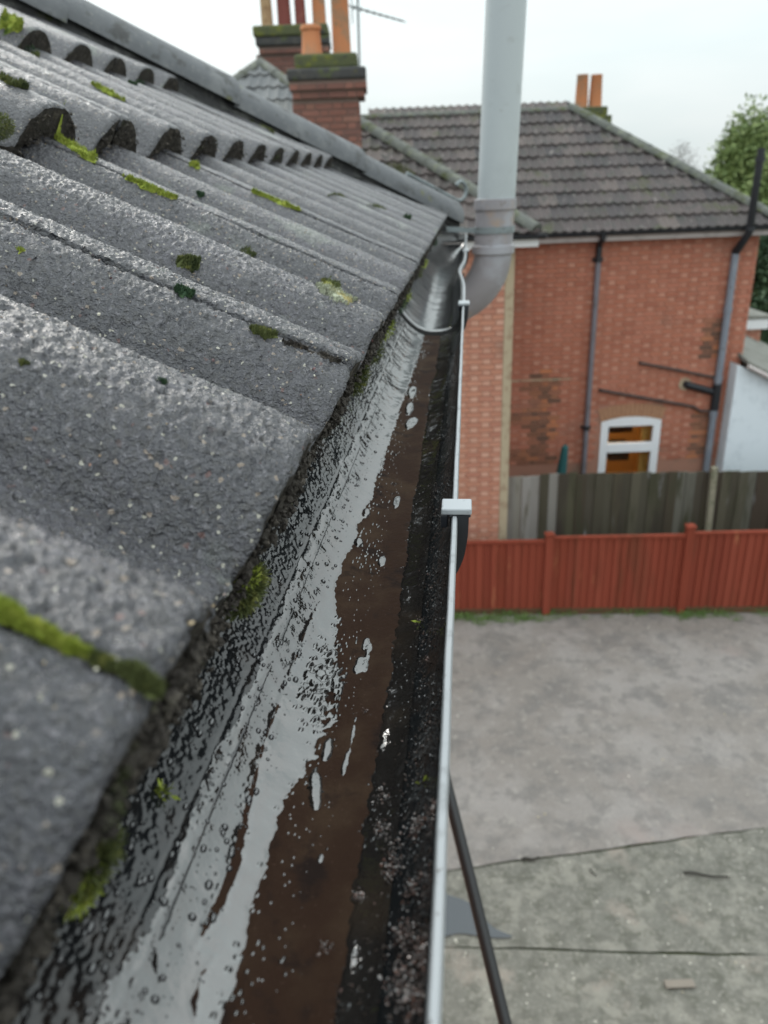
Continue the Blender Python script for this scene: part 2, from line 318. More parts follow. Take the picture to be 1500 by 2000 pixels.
M['slab'] = material('mossy_concrete', (0.145, 0.140, 0.120), 0.8, layers=[
    (3.5, 6, (0.215, 0.205, 0.175), 0.45, 0.62), (6, 6, (0.092, 0.09, 0.072), 0.5, 0.62, 'n', 0.8), (1.3, 4, (0.27, 0.23, 0.195), 0.55, 0.68, 'n', 0.7), (30, 6, (0.25, 0.24, 0.21), 0.5, 0.68, 'n', 0.7), (11, 6, (0.11, 0.105, 0.09), 0.5, 0.6, 'n', 0.6),
    (60, 1, (0.40, 0.38, 0.33), 0.992, 0.997, 'c')], bumps=[(10, 5, 0.012), (70, 4, 0.004)])
M['joint'] = material('dark_joint_soil', (0.035, 0.035, 0.028), 0.9)
M['puddle'] = material('shallow_puddle_water', (0.035, 0.042, 0.05), 0.04, ior=1.6)
M['earth'] = material('garden_ground', (0.06, 0.075, 0.03), 0.95, layers=[(2, 5, (0.08, 0.10, 0.03), 0.45, 0.65), (5, 4, (0.07, 0.055, 0.035), 0.55, 0.7)])
M['weed'] = material('weed_leaf', (0.10, 0.17, 0.045), 0.7, rnd=[(0.07, 0.13, 0.03), (0.14, 0.22, 0.06), (0.10, 0.16, 0.04)], island=True)
M['leaf_y'] = material('yellow_green_foliage', (0.12, 0.17, 0.05), 0.7, rnd=[(0.10, 0.15, 0.05), (0.20, 0.26, 0.09), (0.13, 0.19, 0.06), (0.25, 0.30, 0.11)], island=True)
M['leaf_d'] = material('dark_foliage', (0.03, 0.06, 0.03), 0.7, rnd=[(0.02, 0.045, 0.022), (0.045, 0.085, 0.035), (0.03, 0.06, 0.025)], island=True)
M['bark'] = material('bark', (0.07, 0.055, 0.045), 0.9, bumps=[(20, 4, 0.02)])
M['white_render'] = material('flaking_white_paint', (0.70, 0.76, 0.82), 0.7, layers=[(5, 5, (0.62, 0.68, 0.74), 0.5, 0.7), (2.6, 3, (0.62, 0.30, 0.20), 0.715, 0.745)])
M['felt'] = material('grey_felt_roof', (0.20, 0.20, 0.18), 0.9, layers=[(4, 4, (0.14, 0.14, 0.12), 0.5, 0.7)])
M['teal'] = material('teal_fabric', (0.02, 0.10, 0.105), 0.8)
M['hose'] = material('black_rubber_hose', (0.02, 0.02, 0.022), 0.38, bumps=[(150, 3, 0.001)])
M['rubber'] = material('black_rubber_seal', (0.006, 0.006, 0.006), 0.7, ior=1.3)
M['twig'] = material('dead_twig', (0.03, 0.027, 0.022), 0.9)
M['dark_room'] = material('dark_brown_surface', (0.045, 0.03, 0.02), 0.8)  # plain dark brown for the boxes in the room
M['curtain'] = material('ochre_curtain', (0.45, 0.24, 0.06), 0.9, layers=[(12, 3, (0.36, 0.18, 0.04), 0.45, 0.6)])
M['pine'] = material('warm_pine', (0.33, 0.19, 0.09), 0.7)
M['aerial'] = material('aerial_metal', (0.30, 0.32, 0.33), 0.4, metallic=0.6)
gl = bpy.data.materials.new('window_glass'); gl.use_nodes = True
gp = gl.node_tree.nodes['Principled BSDF']; gp.inputs['Base Color'].default_value = (0.9, 0.93, 0.93, 1); gp.inputs['Roughness'].default_value = 0.02
gp.inputs['Transmission Weight'].default_value = 1.0; gp.inputs['IOR'].default_value = 1.1
M['glass'] = gl
lampm = bpy.data.materials.new('lit_ceiling_lamp'); lampm.use_nodes = True
lp = lampm.node_tree.nodes['Principled BSDF']; lp.inputs['Emission Color'].default_value = (1.0, 0.62, 0.25, 1); lp.inputs['Emission Strength'].default_value = 28
M['lamp'] = lampm

# ================================================================== THE GROUND
mb = MB(); mb.box(-300, 300, -60, 600, -0.6, -0.03)
g = mb.build('ground', M['earth']); tag(g, kind='structure')
S1a, S1b = on_ground(880, 1700), on_ground(1500, 1615)      # joint between asphalt and concrete
S2a, S2b = on_ground(880, 1850), on_ground(1500, 1865)      # joint inside the concrete
def line_y(A, B, x): return A[1] + (B[1] - A[1]) * (x - A[0]) / (B[0] - A[0])
FA = on_ground(900, 1200); FB = on_ground(1500, 1195)        # foot of the red fence
def fence_y(x): return FA[1] + (FB[1] - FA[1]) * (x - FA[0]) / (FB[0] - FA[0])
XL, XR = -6.0, 22.0
def sheet(name, yl, yr, y2l, y2r, m, z, rough=0.012, nx=150, ny=50, ex=0.0):
    xs = np.linspace(XL, XR, nx); t = np.linspace(0, 1, ny)
    X, T = np.meshgrid(xs, t, indexing='ij')
    lo = yl + (yr - yl) * (X - XL) / (XR - XL); hi = y2l + (y2r - y2l) * (X - XL) / (XR - XL)
    Y = lo + (hi - lo) * T
    Y = Y + (T == 0) * fbm(X * 5, X * 0, 3, 3) * 0.02 + (T == 1) * fbm(X * 5, X * 0, 3, 9) * 0.02
    Z = z + fbm(X * 0.8, Y * 0.8, 4, 21) * rough
    me = mesh_np(name, np.stack([X, Y, Z], -1), grid_faces(nx, ny), [m], True)
    o = link(name, me); tag(o, kind='structure'); return o
G1 = 0.010
sheet('asphalt_yard', line_y(S1a, S1b, XL) + G1, line_y(S1a, S1b, XR) + G1, fence_y(XL) + 0.12, fence_y(XR) + 0.12, M['asphalt'], 0.0)
sheet('concrete_slab', line_y(S2a, S2b, XL) + 0.006, line_y(S2a, S2b, XR) + 0.006, line_y(S1a, S1b, XL) - G1, line_y(S1a, S1b, XR) - G1, M['slab'], 0.004)
sheet('concrete_slab', -12, -12, line_y(S2a, S2b, XL) - 0.006, line_y(S2a, S2b, XR) - 0.006, M['slab'], 0.0)
# puddle on the slab
pts = [on_ground(*p) for p in [(845, 1745), (880, 1752), (920, 1768), (945, 1795), (965, 1815), (1000, 1832), (960, 1834), (900, 1826), (845, 1828)]]
def smooth_poly(P, n=6):
    P = [Vector(p) for p in P]; R = []
    for i in range(len(P)):
        a, b, c, d = P[i - 1], P[i], P[(i + 1) % len(P)], P[(i + 2) % len(P)]
        for k in range(n):
            t = k / n
            R.append(0.5 * ((2 * b) + (c - a) * t + (2 * a - 5 * b + 4 * c - d) * t * t + (3 * b - a - 3 * c + d) * t ** 3))
    return R
pp = smooth_poly(pts)
me = bpy.data.meshes.new('puddle'); me.from_pydata([(p.x, p.y, 0.019) for p in pp], [], [tuple(range(len(pp)))]); me.materials.append(M['puddle'])
tag(link('puddle', me), kind='structure')
def twig(p0, p1, r, label):
    a, b = on_ground(*p0), on_ground(*p1); a[2] = b[2] = 0.014 + r; P = []
    for k in range(9):
        t = k / 8; q = a + (b - a) * t; q[1] += 0.012 * sin(7 * t); q[2] += 0.004 * sin(9 * t + 1); P.append(q)
    o = MB().tube(P, [r * (1 - 0.4 * k / 8) for k in range(9)], 7).build('twig', M['twig']); tag(o, label, 'twig', 'twigs lying on the concrete')
twig((1335, 1709), (1425, 1717), 0.012, 'straight dark twig lying alone on the mossy concrete')
twig((1020, 1684), (1052, 1680), 0.017, 'short thick dark twig lying on the joint between asphalt and concrete')
twig((1150, 1702), (1166, 1714), 0.008, 'tiny dark twig on the concrete just past the asphalt joint')
me_ = MB(); c = on_ground(1330, 1925); me_.box(c[0] - 0.13, c[0] + 0.11, c[1] - 0.03, c[1] + 0.04, 0.006, 0.026)
tag(me_.build('stone_chip', material('pale_stone', (0.22, 0.19, 0.16), 0.9, bumps=[(60, 4, 0.004)]), bevel=0.012), 'flat pale pinkish stone chip lying on the mossy concrete', 'stone')

# small pale stones strewn over the yard
def scatter_stones():
    V = []; Fs = []; n = 0
    base = [(1, 0, 0), (0, 1, 0), (-1, 0, 0), (0, -1, 0), (0, 0, 0.7), (0, 0, -0.3)]
    fs = [(0, 1, 4), (1, 2, 4), (2, 3, 4), (3, 0, 4), (1, 0, 5), (2, 1, 5), (3, 2, 5), (0, 3, 5)]
    for k in range(420):
        x = random.uniform(0.5, 8); y = random.uniform(3.2, 9.7)
        if random.random() < 0.12: x, y = random.gauss(4.9, 0.35), random.gauss(7.3, 0.3)
        r = random.choice([0.004, 0.005, 0.007, 0.012]); a = random.uniform(0, 6)
        for p in base: V.append((x + r * (p[0] * cos(a) - p[1] * sin(a)) * random.uniform(.7, 1.3), y + r * (p[0] * sin(a) + p[1] * cos(a)), 0.012 + r * p[2]))
        for f in fs: Fs.append([i + n for i in f])
        n += 6
    o = link('gravel', mesh_np('gravel', V, Fs, [material('pale_grit', (0.5, 0.46, 0.38), 0.6, rnd=[(0.7, 0.66, 0.58), (0.35, 0.32, 0.28), (0.5, 0.42, 0.25)], island=True)], False))
    tag(o, 'loose pale grit scattered over the asphalt yard', 'gravel', kind='stuff')
scatter_stones()

def leaf_cloud(name, mat_, pts, size, parent=None, up=0.3, aspect=0.45, fold=True):
    """many small leaf quads at pts"""
    P = np.asarray(pts, dtype=float); n = len(P)
    d = rng.normal(size=(n, 3)); d[:, 2] += up; d /= np.linalg.norm(d, axis=1, keepdims=True)
    e = rng.normal(size=(n, 3)); e -= d * np.sum(d * e, 1, keepdims=True); e /= np.linalg.norm(e, axis=1, keepdims=True)
    s = (np.asarray(size) * np.ones(n))[:, None] * rng.uniform(0.6, 1.3, (n, 1))
    V = np.stack([P, P + d * s * 0.5 + e * s * aspect * 0.5, P + d * s, P + d * s * 0.5 - e * s * aspect * 0.5], 1).reshape(-1, 3)
    c = V.mean(0); c[2] = V[:, 2].min()
    me = mesh_np(name, V - c, np.arange(4 * n).reshape(-1, 4), [mat_], False)
    return link(name, me, parent, c)
# weeds under the red fence
wp = []
for k in range(150):
    x = random.choice([random.uniform(-1, 9), random.gauss(1.9, 0.45), random.gauss(4.45, 0.25), random.gauss(1.1, 0.3)])
    yy = fence_y(x) - abs(random.gauss(0.06, 0.07)) - (0.18 * random.random() if 1.2 < x < 2.3 else 0)
    h = random.uniform(0.02, 0.085)
    for j in range(45): wp.append((x + random.gauss(0, 0.05), yy + random.gauss(0, 0.025), 0.01 + random.random() ** 2 * h))
tag(leaf_cloud('weeds', M['weed'], wp, 0.028, None, 0.8), 'low green weeds growing along the foot of the red fence', 'weeds', kind='stuff')

# ================================================================== FENCES
def red_fence():
    t = empty('fence', (2.3, fence_y(2.3), 0), 'red stained closeboard fence with capped posts along the asphalt yard', 'fence')
    posts = [-1.59, 0.385, 2.356, 4.32, 6.29, 8.26]; tops = [1.2, 1.21, 1.272, 1.315, 1.32]
    ptop = [1.3, 1.3, 1.335, 1.43, 1.42, 1.4]
    for i, x in enumerate(posts):
        y = fence_y(x); w = 0.055
        mb = MB(); mb.box(x - w, x + w, y - 0.06, y + 0.05, 0, ptop[i] - 0.03)
        p = mb.build('post', M['red_board'], t, bevel=0.006)
        z0 = ptop[i] - 0.03
        mb = MB(); mb.box(x - w - 0.012, x + w + 0.012, y - 0.07, y + 0.06, z0, z0 + 0.022)
        mb.hexa([(x - w, y - 0.06, z0 + 0.022), (x + w, y - 0.06, z0 + 0.022), (x + w, y + 0.05, z0 + 0.022), (x - w, y + 0.05, z0 + 0.022),
                 (x - .02, y - 0.02, z0 + 0.05), (x + .02, y - 0.02, z0 + 0.05), (x + .02, y + 0.01, z0 + 0.05), (x - .02, y + 0.01, z0 + 0.05)])
        mb.build('post_cap', M['red_board'], p)
    for i in range(len(posts) - 1):
        x0, x1 = posts[i] + 0.056, posts[i + 1] - 0.056; h = tops[i]
        n = 17; w = (x1 - x0) / n
        for k in range(n):
            a = x0 + k * w; y = fence_y(a); hh = h - 0.03 + 0.012 * k / n; jig = random.uniform(-0.003, 0.003)
            mb = MB(); mb.hexa([(a + .001, y - 0.018 + jig, 0.09), (a + w + 0.007, y - 0.006 + jig, 0.09), (a + w + 0.007, y, 0.09), (a + .001, y - 0.006, 0.09),
                                (a + .001, y - 0.018 + jig, hh), (a + w + 0.007, y - 0.006 + jig, hh), (a + w + 0.007, y, hh), (a + .001, y - 0.006, hh)])
            mb.build('board', M['red_board'], t)
        ya, yb = fence_y(x0), fence_y(x1)
        for (z0, z1, d0, d1, m, nm) in [(h - 0.028, h + 0.004, -0.034, 0.02, M['red_board'], 'capping_rail'), (0.005, 0.10, -0.022, 0.012, M['algae'], 'gravel_board'), (0.3, 0.37, 0.004, 0.05, M['red_board'], 'rail'), (0.9, 0.97, 0.004, 0.05, M['red_board'], 'rail')]:
            e = 0.012 if nm == 'capping_rail' else 0
            MB().hexa([(x0, ya + d0, z0), (x1, yb + d0, z0), (x1, yb + d1, z0), (x0, ya + d1, z0), (x0, ya + d0, z1), (x1, yb + d0, z1 + e), (x1, yb + d1, z1 + e), (x0, ya + d1, z1)]).build(nm, m, t)
red_fence()

def grey_fence():
    Y = 11.2
    t = empty('fence', (5.0, Y, 0), 'weathered dark grey board fence behind the red fence', 'fence')
    x = 1.9; k = 0
    while x < 9.5:
        w = random.uniform(0.135, 0.16); h = 1.79 - (x - 1.9) * 0.028 + random.uniform(-0.012, 0.012)
        pale = x < 2.42; m = M['pale_board'] if pale or (2.42 < x < 2.75 and k % 2) else M['grey_board']
        if pale: h -= 0.04 + 0.10 * max(0, (x - 2.2)) ; 
        d = 0.0 if k % 2 else 0.014; tl = random.uniform(-0.006, 0.006)
        z0 = 0.06
        MB().hexa([(x, Y - 0.02 - d, z0), (x + w, Y - 0.016 - d, z0), (x + w, Y - d, z0), (x, Y - d, z0),
                   (x + tl, Y - 0.02 - d, h), (x + w + tl, Y - 0.016 - d, h + random.uniform(-.008, .008)), (x + w + tl, Y - d, h), (x + tl, Y - d, h)]).build('board', m, t)
        x += w - 0.006; k += 1
    for z in (0.35, 1.45): MB().box(1.9, 9.5, Y + 0.003, Y + 0.05, z, z + 0.07).build('rail', M['grey_board'], t)
    for px_ in (1395, 1600):
        p = at(px_, 912, Y - 0.08); q = at(px_ - 14, 1045, Y - 0.08); r = 0.045
        d = (q - p) / (p[2] - q[2]); b = q + d * q[2]
        MB().hexa([(b[0] - r, Y - 0.13, 0), (b[0] + r, Y - 0.13, 0), (b[0] + r, Y - 0.04, 0), (b[0] - r, Y - 0.04, 0),
                   (p[0] - r, Y - 0.13, p[2]), (p[0] + r, Y - 0.13, p[2]), (p[0] + r, Y - 0.04, p[2]), (p[0] - r, Y - 0.04, p[2])]).build('post', M['conc_post'], t, bevel=0.01)
grey_fence()

# ================================================================== BRICK WALLS (courses of real bricks, proud of the mortar)
BH, BJ, SL, HL = 0.065, 0.010, 0.215, 0.1025
def brick_rects(w, h):
    """Flemish bond: (u0, u1, v0, v1, header?)"""
    R = []; v = 0.0; c = 0
    while v + BH <= h + 1e-6:
        u = 0.0; k = 0
        if c % 2: u = -(SL - HL) / 2
        hd = (c % 2 == 0)
        while u < w:
            L = HL if hd else SL
            a, b = max(u, 0), min(u + L, w)
            if b - a > 0.02: R.append((a, b, v, v + BH, hd))
            u += L + BJ; hd = not hd
        v += BH + BJ; c += 1
    return R
def brick_box(w, h, d=0.012):
    j = 0.003
    return [(0, 0, 0), (w, 0, 0), (w, 0, h), (0, 0, h), (j, -d, j), (w - j, -d, j), (w - j, -d, h - j), (j, -d, h - j)], [(4, 5, 6, 7), (0, 1, 5, 4), (1, 2, 6, 5), (2, 3, 7, 6), (3, 0, 4, 7)]
def brick_run(name, rects, place, mats, parent, special=None):
    V = []; Fs = []; mi = []
    for (a, b, c, d_, hd) in rects:
        v, f = brick_box(b - a, d_ - c, 0.010 + 0.004 * random.random()); n = len(V)
        for p in v: V.append(place(a + p[0], p[1], c + p[2]))
        for q in f: Fs.append([i + n for i in q])
        k = 1 if hd else 0
        if special and special((a + b) / 2, (c + d_) / 2): k = 2
        mi += [k] * 5
    V = np.array(V); org = V.mean(0); org[2] = V[:, 2].min()
    o = link(name, mesh_np(name, V - org, Fs, mats, False, mi), parent, org); tag(o, kind='stuff'); return o

# ------------------------------------------------------------------ tiled hip-roof slope of the far houses
G = 0.335
def roll(u, hgt=0.032, w=0.15, duty=0.115):
    x = np.abs(((u + w / 2) % w) - w / 2) / (duty / 2)
    return hgt * np.where(x < 1, 0.5 + 0.5 * np.cos(pi * np.clip(x, 0, 1)), 0)
def far_slope(parent, org, du, ds, nrm, width, length, lo, hi, mat_, skip=None, tw=0.30, part='roof_tile'):
    """tiles on the plane org + u du + s ds ; lo(s), hi(s) bound u (hips)"""
    org, du, ds, nrm = map(np.array, (org, du, ds, nrm))
    us = np.concatenate([np.linspace(0, tw, 17)]); ss = np.array([0.0, G * 0.5, G + 0.02]); Lf = 0.03
    def tile_arrays(u0, s0):
        U, S = np.meshgrid(us, ss, indexing='ij')
        uu = u0 + U; sv = s0 + S
        uc = np.clip(uu, lo(sv), hi(sv))
        H = Lf * (1 - S / G) + 0.9 * roll(U)
        top = org + uc[..., None] * du + sv[..., None] * ds + H[..., None] * nrm
        bot = top[:, 0] - nrm * 0.03
        return top, bot
    n1, n2 = len(us), len(ss)
    Fq = list(grid_faces(n1, n2)) + [[i * n2, n1 * n2 + i, n1 * n2 + i + 1, (i + 1) * n2] for i in range(n1 - 1)]
    Fq = np.array([[q[0], q[1], q[2], q[3]] for q in Fq])
    shared = None; cnt = 0
    for r in range(int(math.ceil(length / G))):
        s0 = r * G; k = -1
        while (k * tw) < width:
            u0 = k * tw + (tw / 2 if r % 2 else 0); k += 1
            if u0 + tw < lo(s0) + 0.02 or u0 > hi(s0) - 0.02: continue
            if skip and skip(u0, s0): continue
            inside = u0 > max(lo(s0), lo(s0 + G)) and u0 + tw < min(hi(s0), hi(s0 + G))
            o3 = org + u0 * du + s0 * ds
            if inside:
                if shared is None:
                    t_, b_ = tile_arrays(u0, s0); V = np.concatenate([t_.reshape(-1, 3), b_]) - o3
                    shared = mesh_np(part, V, Fq, [mat_], False)
                o = link(part, shared, parent, o3)
                o.rotation_euler = (random.gauss(0, 0.008), random.gauss(0, 0.008), random.gauss(0, 0.006))
            else:
                t_, b_ = tile_arrays(u0, s0); V = np.concatenate([t_.reshape(-1, 3), b_]) - o3
                link(part, mesh_np(part, V, Fq, [mat_], False), parent, o3)
            cnt += 1
    return cnt
def ridge_run(parent, A, B, r, L, mat_, name='ridge_tile', lift=0.03):
    A, B = Vector(A), Vector(B); d = (B - A); n = max(1, round(d.length / L)); d.normalize(); L = (B - A).length / n
    a = d.cross(Vector((0, 0, 1))).normalized(); b = a.cross(d).normalized()
    for i in range(n):
        P = A + d * L * i; V = []; K = 9
        for e, rr in ((0, r * 1.04), (L * 0.12, r * 1.04), (L * 0.13, r), (L + 0.01, r * 0.97)):
            for k in range(K):
                t = pi * k / (K - 1); V.append(P + d * e + a * cos(t) * rr + b * (sin(t) * rr * 0.8 + lift - 0.04))
        Fs = [(q * K + k, q * K + k + 1, (q + 1) * K + k + 1, (q + 1) * K + k) for q in range(3) for k in range(K - 1)]
        Fs.append(tuple(range(K))[::-1])
        MB().add(V, Fs).build(name, mat_, parent, smooth=True)

# ================================================================== NEIGHBOUR'S HOUSE
house = empty('brick_house', (4.0, 13.0, 0), 'red brick house with a hipped tiled roof behind the two fences', 'house')
WX0, WX1, WY = 1.80, 6.20, 13.0            # main wall
EZ = EYE - 0.80                             # eaves height
wall = MB().box(WX0, 3.885, WY, WY + 0.25, 0, EZ - 0.05).box(4.945, WX1, WY, WY + 0.25, 0, EZ - 0.05).box(3.885, 4.945, WY, WY + 0.25, 2.10, EZ - 0.05).box(3.885, 4.945, WY, WY + 0.25, 0, 0.75) \
    .box(WX1 - 0.25, WX1, WY + 0.25, 18.4, 0, EZ - 0.05).box(WX0, WX1, 18.4, 18.65, 0, EZ - 0.05).build('wall', M['mortar'], house)
winz = (0.75, 2.10)
def keep_main(r):
    uc = WX0 + (r[0] + r[1]) / 2; z = (r[2] + r[3]) / 2
    if 3.80 < uc < 5.03 and winz[0] - 0.02 < z < 2.32: return False
    return r[2] > 1.2
rects = [r for r in brick_rects(WX1 - WX0, EZ - 0.12) if keep_main(r)]
def dark_patch(u, v):
    x = WX0 + u
    return (2.0 < x < 3.15 and v < 2.75 + 0.25 * sin(x * 5) and (sin(x * 7.3) + sin(v * 9.1 + x * 3) > -0.5)) or (5.50 < x < 5.78 and 3.1 < v < 3.75) or (5.45 < x < 5.75 and v < 2.2)
brick_run('brick', rects, lambda a, b, c: (WX0 + a, WY + b, c), [M['brick_si'], M['brick_hi'], M['brick_dark']], wall, dark_patch)
br2 = [r for r in brick_rects(5.4, EZ - 0.12)]
brick_run('brick', br2, lambda a, b, c: (WX1 - b, WY + a, c), [M['brick_si'], M['brick_hi']], wall)
MB().box(2.0, 3.3, WY - 0.016, WY - 0.004, 2.80, 2.825).build('mortar_scar', M['quoin'], wall)
# soldier arch of tan bricks above the window
wx0, wx1 = 3.885, 4.945
for k in range(15):
    a0 = -0.30 + 0.6 * k / 15; a1 = -0.30 + 0.6 * (k + 0.86) / 15; cx, cz = (wx0 + wx1) / 2, 0.30
    r0, r1 = 1.80, 2.03
    P = [(cx + r * sin(a) * 1.0, y, cz + r * cos(a)) for y, sgn in ((WY - 0.016, 0), (WY + 0.1, 0)) for r, a in ((r0, a0), (r0, a1), (r1, a1), (r1, a0))]
    MB().hexa([P[0], P[1], P[5], P[4], P[3], P[2], P[6], P[7]]).build('arch_brick', material('tan_arch_brick', (0.40, 0.22, 0.13), 0.85, layers=[(30, 4, (0.30, 0.15, 0.09), 0.5, 0.7)]) if k == 0 else bpy.data.materials['tan_arch_brick'], wall)
# window
win = empty('window', ((wx0 + wx1) / 2, WY, 0.75)); win.parent = house; win.location = Vector(((wx0 + wx1) / 2, WY, 0.75)) - house.location
def arch_z(x): return 0.30 + sqrt(max(0, 1.80 ** 2 - (x - (wx0 + wx1) / 2) ** 2)) - 0.004
fr = MB(); fy0, fy1 = WY - 0.012, WY + 0.07; W_ = 0.135
n = 12
for i in range(n):                              # arched head
    xa, xb = wx0 + (wx1 - wx0) * i / n, wx0 + (wx1 - wx0) * (i + 1) / n
    fr.hexa([(xa, fy0, 1.92), (xb, fy0, 1.92), (xb, fy1, 1.92), (xa, fy1, 1.92), (xa, fy0, arch_z(xa)), (xb, fy0, arch_z(xb)), (xb, fy1, arch_z(xb)), (xa, fy1, arch_z(xa))])
fr.box(wx0, wx0 + W_, fy0, fy1, 0.75, 1.92).box(wx1 - W_, wx1, fy0, fy1, 0.75, 1.92).box(wx0 + W_, wx1 - W_, fy0 + 0.004, fy1, 0.75, 0.86)
fr.box(wx0 + W_, wx1 - W_, fy0 - 0.006, fy1, 1.44, 1.61)
link_fr = fr.build('frame', M['upvc'], win, bevel=0.008)
MB().box(wx0 + W_, wx1 - W_, WY + 0.03, WY + 0.036, 1.61, 1.92).build('pane', M['glass'], win)
MB().box(wx0 + W_, wx1 - W_, WY + 0.03, WY + 0.036, 0.86, 1.44).build('pane', M['glass'], win)
MB().box(wx0 - 0.04, wx1 + 0.04, WY - 0.06, WY + 0.02, 0.70, 0.75).build('sill', M['upvc'], win)
# the lit room behind it
room = MB(); x0, x1, y0, y1, z0, z1 = 3.4, 5.45, WY + 0.26, WY + 2.6, 0.1, 2.5
room.box(x0, x1, y1, y1 + .05, z0, z1).box(x0 - .05, x0, y0, y1, z0, z1).box(x1, x1 + .05, y0, y1, z0, z1).box(x0, x1, y0, y1, z1, z1 + .05).box(x0, x1, y0, y1, z0 - .05, z0)
room.build('room', material('warm_room_wall', (0.42, 0.27, 0.13), 0.9), house)
MB().box(3.9, 4.2, WY + 1.6, WY + 1.7, 1.0, 1.9).box(4.1, 4.72, WY + 0.8, WY + 1.3, 1.55, 1.80).box(4.25, 4.6, WY + 0.5, WY + 0.8, 1.1, 1.42).build('dark_furniture', M['dark_room'], house)
MB().box(4.66, 4.86, WY + 0.14, WY + 0.17, 0.9, 2.0).build('curtain', M['curtain'], house)
MB().box(4.0, 4.7, WY + 1.0, WY + 1.3, 2.38, 2.46).build('ceiling_lamp', M['lamp'], house)

# roof of the main part
ov = 0.30
EX1 = 6.52; EY = WY - 0.22; run = 2.85; rise_t = 0.684
RZ = EZ + 0.0
cp, sp_ = 1 / sqrt(1 + rise_t ** 2), rise_t / sqrt(1 + rise_t ** 2)
XM0 = -1.2
roofm = MB()
top = RZ + run * rise_t
P = [(XM0, EY, RZ), (EX1, EY, RZ), (EX1, EY + 2 * run, RZ), (XM0, EY + 2 * run, RZ), (XM0, EY + run, top), (EX1 - run, EY + run, top)]
P = [(a, b, c - 0.03) for a, b, c in P]
roofm.add(P, [(0, 1, 5, 4), (1, 2, 5), (2, 3, 4, 5), (3, 0, 4), (0, 3, 2, 1)])
roof = roofm.build('roof', M['far_tile'], house)
length = run / cp
n_main = far_slope(roof, (XM0, EY, RZ - 0.02), (1, 0, 0), (0, cp, sp_), (0, -sp_, cp), EX1 - XM0, length,
    lambda s: np.asarray(s) * 0 + 0.0, lambda s: (EX1 - XM0) - np.minimum(np.asarray(s), length) * cp, M['far_tile'],
    skip=lambda u, s: (XM0 + u + 0.3 < 0.0))
ridge_run(roof, (XM0, EY + run, top - 0.03), (EX1 - run, EY + run, top - 0.03), 0.085, 0.45, M['far_hip'])
ridge_run(roof, (EX1 - 0.05, EY + 0.05, RZ + 0.03), (EX1 - run, EY + run, top), 0.12, 0.42, M['far_hip'], 'hip_tile')
MB().box(WX0 + 0.35, EX1, EY + 0.03, EY + 0.055, EZ - 0.15, EZ - 0.02).build('fascia_board', M['fascia'], house)
MB().box(WX0 + 0.3, EX1, EY + 0.055, WY, EZ - 0.13, EZ - 0.115).build('soffit', M['fascia'], house)
def half_gutter(name, A, B, r, mat_, parent, n=10):
    A, B = Vector(A), Vector(B); d = (B - A).normalized(); s = d.cross(Vector((0, 0, 1))).normalized(); V = []
    for P in (A, B):
        for rr in (r, r - 0.006):
            for k in range(n + 1):
                t = pi * k / n; V.append(P + s * cos(t) * rr - Vector((0, 0, 1)) * sin(t) * rr)
    m = n + 1; Fs = []
    for k in range(n):
        Fs += [(k, k + 1, 2 * m + k + 1, 2 * m + k), (m + k + 1, m + k, 3 * m + k, 3 * m + k + 1), (k + 1, k, m + k, m + k + 1), (2 * m + k, 2 * m + k + 1, 3 * m + k + 1, 3 * m + k)]
    Fs += [(0, 2 * m, 3 * m, m), (n, m + n, 3 * m + n, 2 * m + n)]
    return MB().add(V, Fs).build(name, mat_, parent)
half_gutter('gutter', (WX0 + 0.35, EY - 0.03, EZ - 0.012), (EX1, EY - 0.03, EZ - 0.012), 0.056, M['pipe_black'], house)
# chimney behind the ridge with two orange pots
def brick_block(x0, x1, y0, y1, z0, z1, parent, name='brick', mats=None, mm=None):
    core = MB().box(x0, x1, y0, y1, z0, z1).build('stack', mm or M['mortar_c'], parent)
    r = brick_rects(x1 - x0, z1 - z0)
    brick_run(name, r, lambda a, b, c: (x0 + a, y0 + b, z0 + c), mats or [M['chim'], M['chim']], parent)
    r2 = brick_rects(y1 - y0, z1 - z0)
    brick_run(name, r2, lambda a, b, c: (x1 - b, y0 + a, z0 + c), mats or [M['chim'], M['chim']], parent)
    return core
def pot(parent, c, r0, r1, h, mat_, flare=True):
    pr = [(r0 * 1.12, 0), (r0 * 1.12, 0.05), (r0, 0.08), (r1, h * 0.82), (r1 * 1.16, h * 0.86), (r1 * 1.16, h * 0.93), (r1 * 1.05, h), (r1 * 0.82, h), (r1 * 0.8, h * 0.8)] if flare else \
         [(r0, 0), (r1, h - 0.03), (r1 * 1.06, h - 0.02), (r1 * 1.04, h), (r1 * 0.8, h), (r1 * 0.78, h - 0.2)]
    return MB().lathe(c, pr, 20).build('pot', mat_, parent, smooth=True)
cy = 16.6
ch = empty('chimney', (4.3, cy, EYE + 0.7)); ch.parent = house; ch.location = Vector((4.3, cy, EYE + 0.7)) - house.location
a, b = at(1120, 205, cy), at(1183, 238, cy)
brick_block(a[0] + 0.03, b[0] - 0.03, cy - 0.3, cy + 0.3, EYE + 0.3, b[2] - 0.05, ch)
MB().box(a[0] - 0.02, b[0] + 0.02, cy - 0.35, cy + 0.35, b[2] - 0.05, b[2] + 0.10).box(a[0], b[0] - 0.06, cy - 0.32, cy + 0.32, b[2] + 0.10, b[2] + 0.25).build('cap', M['moss_cap'], ch, bevel=0.02)
for x_, m_ in ((1135, M['pot']), (1162, M['pot'])):
    q = at(x_, 205, cy); q2 = at(x_, 146, cy)
    pot(ch, (q[0], cy, b[2] + 0.25), 0.125, 0.105, q2[2] - (b[2] + 0.25), m_, False)

